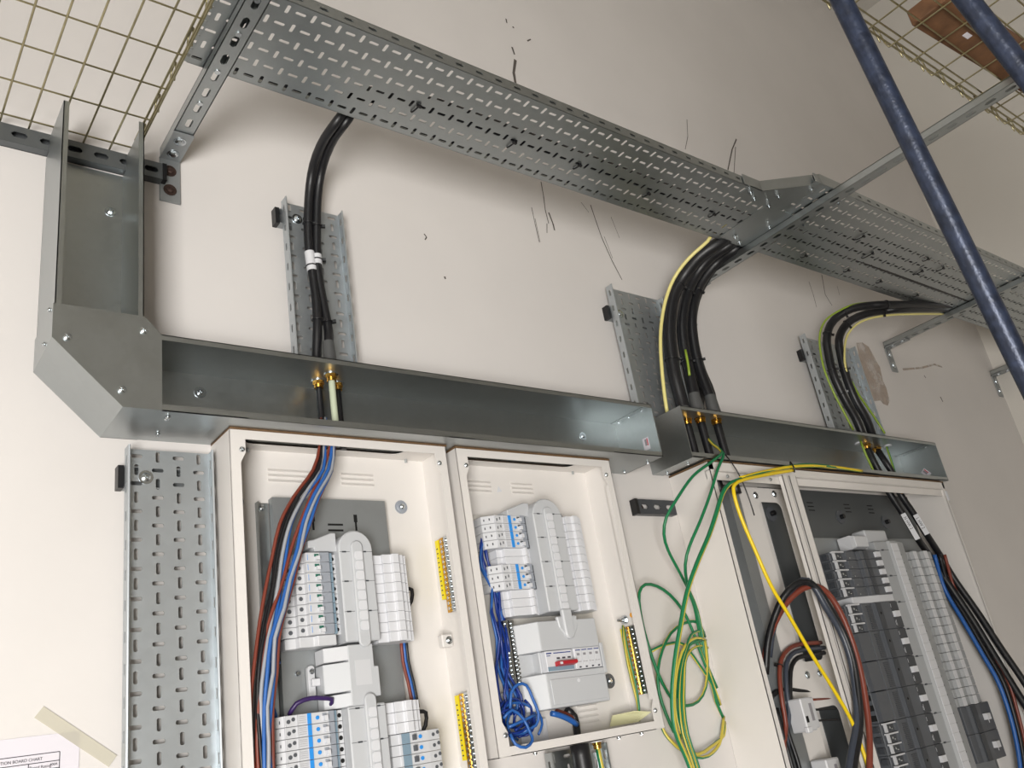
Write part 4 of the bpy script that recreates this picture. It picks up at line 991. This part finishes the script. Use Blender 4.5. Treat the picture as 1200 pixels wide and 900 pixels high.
for k in range(6):
    cable('core_wire', 'dark blue wire low behind left breakers of left board, %s of six' % ORD[k], [W(.672+.003*k, .03, 1.80-.01*k), W(.668-.003*k, .034, 1.72), W(.650+.004*k, .038, 1.66), W(.640+.006*k, .04, 1.60), W(.65, .045, 1.55)], .0032, ['dblue', 'blue', 'dblue', 'black', 'dblue', 'blue'][k], n=8)

# --- middle bundle
GL = [gspot(804, 492, gz2), gspot(820, 490, gz2), gspot(839, 492, gz2)]
GV = [W(x, d, gz2) for x, d in GL]
A = [GV[0], GV[0] + Z*.06, (790,437,.082), (785,400,.084), (785,375,.088), (789,348,.102), (800,325,.135), (820,300,.205)]
def over(px, py, d, x2, d2):
    e = at(px, py, d); return [e, e + V((.05, -.026, .030)), W(e.x+.12, .315, 2.918), W(e.x+.22, (d2+.31)/2, 2.905), W(x2, d2, TT+.018), W(4.5, d2, TT+.018)]

cable('thick_black_cable', 'leftmost thick black cable of the middle bundle, next to the yellow earth', A + over(843, 284.5, .262, 2.55, .383), .0200, 'black', n=14, ties=[(795,333), (788,420)])
cable('thick_black_cable', 'second thick black cable of the middle bundle',
      [GV[1], GV[1] + Z*.06, (805,425,.082), (800,395,.084), (800,370,.090), (806,342,.108), (818,318,.145), (834,300,.200)] + over(853, 288, .256, 2.65, .424), .0175, 'black', n=14, ties=[(806,340), (805,424)])
cable('thick_black_cable', 'third thick black cable of the middle bundle, at the right',
      [GV[2], GV[2] + Z*.06, (819,430,.082), (812,395,.084), (811,365,.090), (817,340,.108), (829,320,.145), (844,304,.190)] + over(860, 293, .246, 2.75, .465), .0165, 'black', n=14, ties=[(818,340), (822,425)])
cable('thick_black_cable', 'fourth black cable at the back of the middle bundle',
      [W(2.06, .035, T2Z1), (820,450,.045), (809,415,.045), (804,380,.048), (809,350,.062), (822,322,.105), (840,305,.16)] + over(856, 295, .215, 2.85, .506), .0135, 'black', n=12)
cable('thick_black_cable', 'thin right-hand black cable bulging from the middle bundle',
      [W(2.13, .045, T2Z1), (834,462,.055), (823,435,.062), (815,405,.068), (812,378,.075), (816,352,.09), (826,330,.12), (838,312,.17)], .0125, 'black', n=12)
cable('earth_cable', 'pale yellow earth cable along the left of the middle bundle',
      [(782,484,.075), (779,465,.08), (776,437,.084), (774,405,.086), (775,380,.09), (780,352,.106), (790,326,.140), (807,303,.200), (829,283,.258), at(829,283,.258) + V((.03,-.02,.034)), W(2.16, .33, 2.93)], .0055, 'cyellow', n=10)
cable('earth_cable', 'lime green earth wire half hidden among the middle bundle', [(808,440,.10), (806,425,.10), (803,410,.10)], .004, 'lime', n=8)
for k, (x, d) in enumerate(GL):
    gland(x, d, gz2, .014, 'brass cable gland at left end of right trunking, %s of three' % ORD[k], up=True, ring=None)
    cable('black_sheath', 'black cable tail below the %s left gland in right trunking' % ORD[k], [W(x, d, gz2-.004), W(x+.002, d, 2.25), W(x+.005, d, T2Z0-.02), W(x+.01, d, 2.10)], .0125, 'black', n=12)
cable('black_tie_tail', 'thin black cable tie tail dangling from right trunking', [(850,533,.16), (858,543,.17), (868,560,.175), (878,585,.175), (884,604,.17)], .0018, 'blackp', n=6, cat='cable tie')

# --- right bend
GR = [gspot(1015, 521, gz2), gspot(1027, 525, gz2)]
GW = [W(x, d, gz2) for x, d in GR]
cable('thick_black_cable', 'outer thick black cable of the right-hand bend',
      [GW[0], (1004,493,.078), (990,468,.082), (977,440,.085), (971,415,.088), (969,397,.095), (973,381,.11), (983,370,.14), (998,362,.18), (1020,358,.225), (1048,357,.27), W(3.56, .335, TT+.020), W(3.8, .36, TT+.018), W(4.5, .365, TT+.017)], .0150, 'black', n=14, ties=[(987,368), (1037,357), (969,392), (975,430), (986,461)])
cable('thick_black_cable', 'inner thick black cable of the right-hand bend',
      [GW[1], (1016,493,.078), (1002,468,.082), (991,440,.085), (985,415,.088), (983,399,.095), (988,385,.11), (998,375,.14), (1014,368,.18), (1036,364,.225), (1060,362,.27), W(3.58, .305, TT+.020), W(3.8, .325, TT+.018), W(4.5, .33, TT+.017)], .0150, 'black', n=14, ties=[(1037,364), (990,432), (1000,385)])
cable('earth_wire', 'yellow-green earth wire along the outer edge of the right-hand bend',
      [(1000,504,.095), (989,483,.098), (977,460,.10), (966,433,.104), (961,408,.107), (961,390,.112), (967,376,.125), (980,366,.15), (1000,357,.19), (1025,354,.235)], .0038, 'lime', n=8)
cable('earth_wire', 'cream earth cable along the inner edge of the right-hand bend',
      [(994,445,.09), (990,425,.10), (990,405,.105), (994,391,.115), (1004,380,.14), (1020,373,.175), (1045,369,.225), (1075,368,.265), (1105,368,.285)], .0045, 'cyellow', n=8)
cable('earth_wire', 'green earth wire falling right of the right-hand cable bend', [(998,447,.08), (1006,462,.07), (1020,482,.065), (1030,497,.065), (1037,508,.07)], .0042, ['green', 'lime'], stripe=(1, .35, .2), n=8)
for k, (x, d) in enumerate(GR):
    gland(x, d, gz2, .014, 'brass cable gland at right end of right trunking, %s of two' % ('left', 'right')[k], ring=None)
def atx(px, py, x):
    r = RX*((px-600)/FPX) + RY*((py-450)/FPX) + RZ; q = EYE + r*(x/r.x); return q
R1 = [GW[0] - Z*.004, (1024,541,.077), (1033,558,.08), (1042,577,.085), (1060,605,.09), (1076,632,.09), atx(1092,655,3.175), atx(1112,685,3.20), atx(1140,727,3.215), atx(1165,768,3.22), atx(1190,808,3.22), atx(1215,848,3.22)]
R2 = [GW[1] - Z*.004, (1038,542,.077), (1048,558,.08), (1054,577,.085), (1070,601,.09), (1085,625,.09), atx(1100,648,3.195), atx(1118,678,3.218), atx(1146,718,3.232), atx(1172,758,3.234), atx(1198,796,3.234), atx(1222,834,3.234)]
ca = cable('black_cable', 'black cable with white marker sleeve entering the right board, left one', R1, .0120, 'black', n=12)
cb = cable('black_cable', 'black cable with white marker sleeve entering the right board, right one', R2, .0115, 'black', n=12)
for c, p0, p1, tx in ((ca, (1057.5,601,.094), (1075,631,.094), 'N HW 2'), (cb, (1072,602,.098), (1086,625,.098), 'L HW 2')):
    a_, b_ = at(*p0), at(*p1); sl = MB(); u = (b_-a_).normalized(); n_ = (EYE-(a_+b_)/2); n_ = (n_-u*n_.dot(u)).normalized(); v_ = n_.cross(u)
    sl.obox((a_+b_)/2 + n_*.012, u, v_, n_, (b_-a_).length/2, .0085, .0012)
    so = sl.build('white_marker_sleeve', 'white', c)
    label3d(tx, a_ + u*.012 - v_*.005 + n_*.0135, u, v_, .015, so, n=n_, squash=.9)
for k, (off, c, nm, r) in enumerate(((-.012, 'dblue', 'blue', .0072), (.003, 'black', 'black', .007), (.016, 'brown', 'brown', .0055))):
    xx = 3.19+.012*k; P = [atx(1095+k*6,650,xx-.03), atx(1107+k*6,690,xx), atx(1130+k*6,730,xx), atx(1152+k*6,768,xx), atx(1170+k*6,800,xx), atx(1184+k*5,840,xx), atx(1193+k*5,880,xx), atx(1198+k*5,920,xx)]
    cable('core_wire', 'thick %s core curving down beside the right wall of right board' % nm, P, r, 'blue' if k == 0 else c, n=10)
x, d = px_on(1006, 518, gz2)
cable('earth_wire', 'lime green wire hanging inside the right trunking, left of black cores', [W(x, .09, gz2), W(x+.005, .09, 2.28), W(x+.03, .085, 2.22), W(x+.035, .08, 2.185)], .0042, 'lime', n=8)
x, d = px_on(1040, 522, gz2)
cable('earth_wire', 'green wire hanging inside the right trunking, right of black cores', [W(x, .08, gz2), W(x, .08, 2.28), W(x-.004, .08, 2.22)], .0042, ['green', 'lime'], stripe=(1, .35, .1), n=8)
for (px, py, nm) in ((1006, 519, 'left'), (1040, 522, 'right')):
    x, d = px_on(px, py, gz2); tag(MB().cyl(W(x, d, gz2), W(x, d, gz2-.004), .014, 16).build('white_bush', 'white'), 'white plastic bush round the %s thin wire of right trunking' % nm, 'bush')

# --- earth wires hanging between the middle and right boards
gyl = lambda label, pts, r=.0041, ph=0., fr=.5, tw=.12, m=None: cable('earth_wire', label, pts, r, m or GY, stripe=(1, fr, ph), n=8, twist=tw)
gyl('thick green and yellow earth cable sweeping down left of right board',
    [(980,548,.175), (950,545,.185), (925,547,.19), (895,554,.20), (868,562,.205), (854,568,.205), (846,580,.205), (840,600,.20), (831,627,.19), (817,660,.18), (805,695,.165), (797,737,.15), (791,775,.135), (788,815,.12), (791,855,.11), (804,887,.10), (815,915,.10)], .0062, .1, .42, .02)
gyl('yellow and lime cable lying along the top of right board', [(1010,552,.172), (975,547,.178), (945,546,.19), (920,548,.195), (890,554,.202), (868,560,.205)], .0050, .3, .3, .0, ['puregold', 'lime'])
cable('yellow_cable', 'bright yellow cable falling diagonally across the right board cable way',
      [(930,551,.195), (900,556,.205), (872,562,.213), (861,568,.215), (860,578,.215), (868,605,.21), (885,645,.205), (904,687,.20), (925,722,.19), (950,765,.18), (975,805,.172), (998,845,.165), (1013,885,.16), (1022,915,.16)], .0050, 'puregold', n=10)
tm = MB(); tm.tube([at(*p) for p in ((926,541,.195), (930,547,.202), (931,553,.198), (927,549,.185), (926,541,.195))], .0022, 6); tag(tm.build('cable_tie', 'blackp'), 'black cable tie round the yellow cables on right board', 'cable tie')
gyl('long green and yellow wire looping out from right trunking, left one',
    [(828,512,.10), (836,521,.13), (846,530,.165), (834,541,.17), (812,558,.165), (793,585,.15), (781,606,.13), (778,626,.11), (783,645,.09), (795,668,.07), (808,693,.05), (817,715,.035), (823,745,.03), (826,768,.022), (833,795,.016), (843,822,.004)], .0041, .5, .5, .05)
gyl('long green wire looping out from right trunking, right one',
    [(829,515,.10), (838,523,.13), (848,532,.165), (841,550,.175), (832,580,.17), (820,612,.16), (808,640,.14), (803,662,.12), (806,688,.09), (814,712,.06), (819,738,.03), (826,772,.02), (840,806,.004)], .0041, .55, .72, .02)
gyl('green and yellow wire in a tall narrow loop beside middle board',
    [(844,826,.004), (834,798,.022), (823,770,.03), (812,740,.035), (800,715,.04), (785,697,.045), (770,687,.05), (756,685,.055), (749,695,.055), (750,715,.05), (755,740,.045), (764,770,.04), (776,800,.035), (788,820,.03)])
gyl('green and yellow wire in an oval loop left of right board',
    [(826,746,.004), (820,732,.03), (812,728,.03), (800,731,.035), (786,742,.035), (776,762,.035), (771,785,.035), (772,810,.03), (781,838,.03), (790,858,.03)], .0041, .4)
gyl('green and yellow wire curling round to the right board edge',
    [(826,750,.03), (815,748,.04), (803,757,.05), (796,775,.05), (792,800,.05), (792,830,.05), (797,855,.05), (806,877,.05), (814,905,.05)], .0041, .6)
gyl('green and yellow wire forming a big drop-shaped loop low down',
    [(762,764,.02), (775,757,.03), (795,753,.035), (805,760,.035), (820,780,.03), (834,802,.025), (839,822,.016), (848,842,.004)], .0041, .2)
gyl('green and yellow wire closing the round loop beside the right board',
    [(826,750,.03), (829,775,.03), (827,805,.03), (818,822,.03), (805,827,.035), (797,824,.035), (794,805,.04), (797,775,.045), (806,757,.045), (822,750,.035)], .0041, .7)
gyl('green and yellow wire swinging below middle board to lower right',
    [(773,832,.02), (774,846,.02), (779,859,.022), (787,869,.03), (800,880,.035), (818,884,.035), (832,876,.03), (848,862,.018), (849,846,.004)], .0041, .1)
gyl('green and yellow wire in the lower right tail of the loops',
    [(848,840,.004), (847,853,.018), (843,872,.025), (830,886,.03), (815,887,.035), (800,880,.04), (796,860,.05)], .0041, .5)
for k in range(3):
    gyl('green and yellow wire running straight down in the hanging loom, %s' % ('left strand', 'middle strand', 'right strand')[k], [(825+2.1*k,741+9*k,.004), (820,739+9*k,.03), (812,742+9*k,.042), (807,750+8*k,.05), (799+2*k,776,.055), (796+3*k,803,.06), (796+3*k,830,.06), (800+3*k,860,.06), (810+3*k,890,.06), (818+3*k,915,.06)], .0034, .2*k, .4)

# --- wires inside the middle board
random.seed(5); j = lambda a: random.uniform(-a, a)
for k in range(7):
    o = k*.9
    cable('blue_wire', 'blue wire dropping behind the left breakers of middle board, %s of seven' % ORD[k],
          [(567+o+j(2),620,.03), (563+o+j(3),642,.03+j(.01)), (564+o*1.3+j(4),665,.035+j(.012)), (571+o*1.7+j(5),690,.038+j(.012)), (577+o*2+j(5),718,.042+j(.014)), (584+o*1.8+j(5),748,.045+j(.014)), (586+o*2+j(6),782,.045+j(.014)), (588+o*3+j(6),815,.05), (592+o*4,838,.05)], .0030, ('dblue', 'blue', 'dblue')[k % 3], n=8)
random.seed(11)
for k in range(9):
    cx, cy = 606+random.uniform(-7, 9), 842+random.uniform(-8, 6); rx, ry = random.uniform(12, 22), random.uniform(14, 24); ph = random.uniform(0, 6.28); dd = random.uniform(.035, .075)
    P = [(cx+rx*math.cos(ph+a*.62), cy+ry*math.sin(ph+a*.62), dd+.008*math.sin(a)) for a in range(9)]
    cable('blue_wire', 'blue wire curled in the tangle at middle board bottom left, %s of nine' % ORD[k], P, .0028, ('blue', 'dblue', 'dblue')[k % 3], n=8)
cable('blue_wire', 'bright blue wire arching over the tangle in middle board', [(598,835,.08), (599,812,.085), (607,802,.088), (617,803,.088), (624,818,.088), (631,836,.086), (628,850,.08), (612,858,.075)], .0032, 'blue', n=8)
cable('blue_wire', 'bright blue wire hanging in a long loop at the front of tangle', [(590,842,.085), (600,832,.09), (613,842,.09), (621,858,.095), (624,868,.1), (616,876,.105), (604,872,.1), (598,860,.095)], .0032, 'blue', n=8)
cable('blue_wire', 'straight blue wire end poking across the tangle', [(596,852,.09), (612,845,.09), (628,837,.09)], .0032, 'blue', n=8)
cable('thick_blue_wire', 'thick blue cable under the incomer cover of middle board', [(646,836,.05), (655,838,.052), (667,843,.05), (676,849,.045)], .0062, 'blue', n=10)
cable('thick_brown_wire', 'thick brown cable under the incomer cover of middle board', [(652,834,.03), (662,837,.03), (672,842,.03), (677,855,.03)], .0062, 'brown', n=10)
cable('thick_black_wire', 'thick black cable leaving the bottom of middle board', [(664,832,.03), (673,840,.03), (676,856,.035), (677,868,.04)], .0085, 'black', n=10)
gyl('green and yellow wire beside the earth bar of middle board', [(730,733,.05), (731,750,.05), (736,780,.05), (743,808,.05), (748,830,.05), (747,845,.045)], .0030, .1)
gyl('second green and yellow wire beside the earth bar of middle board', [(731,735,.058), (734,755,.058), (741,785,.058), (747,815,.056), (749,835,.052), (749,845,.045)], .0030, .6)
MB().box(1.225, 1.30, .012, .014, 1.53, 1.585).build('printed_plate', 'white', b2)
# --- tray and tails below the middle board
bt = thing('cable_tray', W(1.355, 0, 1.2), 'perforated galvanised tray on the wall below the middle board', 'cable tray')
mb = MB(); tray_sheet(mb, W(1.275, .0225, 1.515), -Z, X, OUT, 12, 4, .026, .040, .024); mb.build('tray_body', 'galv', bt)
cable('thick_black_cable', 'thick black cable rising to the underside of middle board', [W(1.345, .062, 1.20), W(1.345, .060, 1.35), W(1.347, .056, 1.521)], .021, 'black', n=14)
g = gland(1.402, .052, 1.521, .009, 'brass gland with white washer under the middle board', ring='white')
gyl('short green earth cable hanging below the middle board', [W(1.402, .052, 1.512), W(1.404, .052, 1.44), W(1.404, .050, 1.30)], .0055, .1, .8, 0)

# --- cables inside the right board cable way
cable('thick_black_wire', 'large black loop rising and falling across the right board post',
      [(897,790,.05), (900,752,.075), (908,722,.10), (918,700,.13), (931,686,.155), (945,682,.17), (958,690,.18), (972,712,.185), (988,740,.185), (1000,775,.185), (1006,815,.18), (1008,850,.175), (1002,890,.17), (998,920,.17)], .0095, 'black', n=12)
cable('thick_grey_wire', 'slate grey loop beside the black loop at right board post',
      [(901,770,.05), (906,735,.075), (916,708,.105), (928,690,.135), (941,680,.16), (953,686,.175), (968,712,.18), (984,738,.18), (996,770,.18), (1002,805,.175), (1004,845,.17), (998,880,.165), (992,915,.165)], .0095, 'dgcab', n=12)
cable('thick_brown_wire', 'reddish brown loop outermost at the right board post',
      [(895,780,.05), (899,755,.07), (908,730,.095), (922,706,.12), (940,690,.15), (956,687,.17), (970,695,.18), (985,718,.185), (998,750,.185), (1008,785,.185), (1015,825,.18), (1019,865,.175), (1019,915,.17)], .0085, 'brown', n=12)
cable('thick_brown_wire', 'brown wire bending down in the cable way of right board',
      [(962,753,.060), (945,754,.062), (930,757,.064), (919,766,.068), (914,780,.07), (914,800,.07), (917,825,.068), (921,850,.06), (919,880,.055), (926,915,.05)], .0062, 'brown', n=10,
      ties=[(914,777)])
cable('thick_grey_wire', 'grey wire bending down beside the brown one in cable way',
      [(966,759,.055), (945,761,.058), (932,764,.06), (924,772,.066), (921,785,.067), (922,810,.065), (925,835,.06), (923,860,.052), (925,915,.048)], .0062, 'dgcab', n=10)
cable('thick_black_wire', 'black wire bending down inside the cable way of right board',
      [(966,765,.052), (947,768,.055), (935,771,.058), (928,780,.062), (926,795,.062), (926,820,.06), (924,850,.05), (922,880,.045), (932,915,.042)], .0062, 'black', n=10)
cable('thick_black_wire', 'black cable crossing behind the current transformer to the left',
      [(985,810,.03), (960,812,.04), (940,810,.045), (918,808,.045), (905,815,.035), (900,830,.025)], .0075, 'black', n=10)
for k, (c, nm, y0) in enumerate((('brown', 'brown', 820), ('black', 'upper black', 832), ('black', 'lower black', 845))):
    cable('thin_wire', '%s thin wire running right from the current transformer' % nm, [(952,y0,.055), (966,y0-1,.05), (985,y0-2,.045)], .003, c, n=8)
for k in range(3):
    cable('thick_black_wire', 'dark wire bundle at bottom left of the cable way, %s' % ('left', 'middle', 'right')[k], [(903+7*k,830,.05), (910+7*k,860,.055), (918+8*k,890,.06), (926+8*k,920,.06)], .0062, ('brown', 'black', 'black')[k], n=10)

# ================================================================== PAPER ON THE WALL
pp = thing('paper_chart', W(.23, 0, 1.38), 'white printed board chart taped to the wall at lower left', 'paper')
MB().box(.10, .359, .0008, .0014, 1.38, 1.674).build('sheet', 'paper', pp)
mb = MB(); lw = .0006
def hl(x0, x1, z): mb.box(x0, x1, .0014, .0017, z-lw, z+lw)
def vl(x, z0, z1): mb.box(x-lw, x+lw, .0014, .0017, z0, z1)
for z in (1.647, 1.6345, 1.624, 1.614, 1.604): hl(.12, .331, z)
vl(.331, 1.604, 1.647); vl(.12, 1.604, 1.647); vl(.288, 1.604, 1.6345)
mb.build('table_lines', 'ink', pp)
label3d('DISTRIBUTION BOARD CHART', W(.225, .0016, 1.638), X, Z, .0062, pp, squash=.95)
label3d('Board Rating', W(.289, .0016, 1.6265), X, Z, .0058, pp); label3d('400A', W(.317, .0016, 1.628), X, Z, .0052, pp)
label3d('Board Name', W(.235, .0016, 1.6265), X, Z, .0055, pp)
a, b = W(.299, .0018, 1.709), W(.409, .0018, 1.622); u = (b-a).normalized(); v = u.cross(Y)
mb = MB(); mb.obox((a+b)/2, u, v, Y, (b-a).length/2, .0100, .0004); tag(mb.build('adhesive_tape', 'tape'), 'strip of translucent tape holding the paper chart to the wall', 'tape')

# cable ties looped through the slots of the overhead trays, tails hanging below
TS = [(487,128,14), (599,170,13), (676,196,11), (757,229,11), (834,253,10), (905,282,9), (1008,279,14), (1017,300,20), (1076,320,17), (1102,316,13), (1085,305,10), (942,301,9), (992,318,9), (1030,331,9), (1073,347,9)]
for k, (px, py, ln) in enumerate(TS):
    x, d = px_on(px, py, TZ-.004); L = ln*.0019
    mb = MB(); mb.tube([W(x+.003, d+L*.55, TZ+.004), W(x+.002, d+L*.5, TZ-.003), W(x, d, TZ-.0045), W(x-.002, d-L*.5, TZ-.003), W(x-.002, d-L*.55, TZ+.004)], .0019, 6)
    mb.obox(W(x+.002, d+L*.45, TZ-.0045), X, Y, Z, .0055, .003, .0025)
    nm = (ORD + ['fifteenth'])[k] if k else 'leftmost'
    tag(mb.build('cable_tie', 'blackp'), 'black cable tie looped under the overhead trays, %s in reading order' % nm, 'cable tie', 'cable ties under the overhead trays')
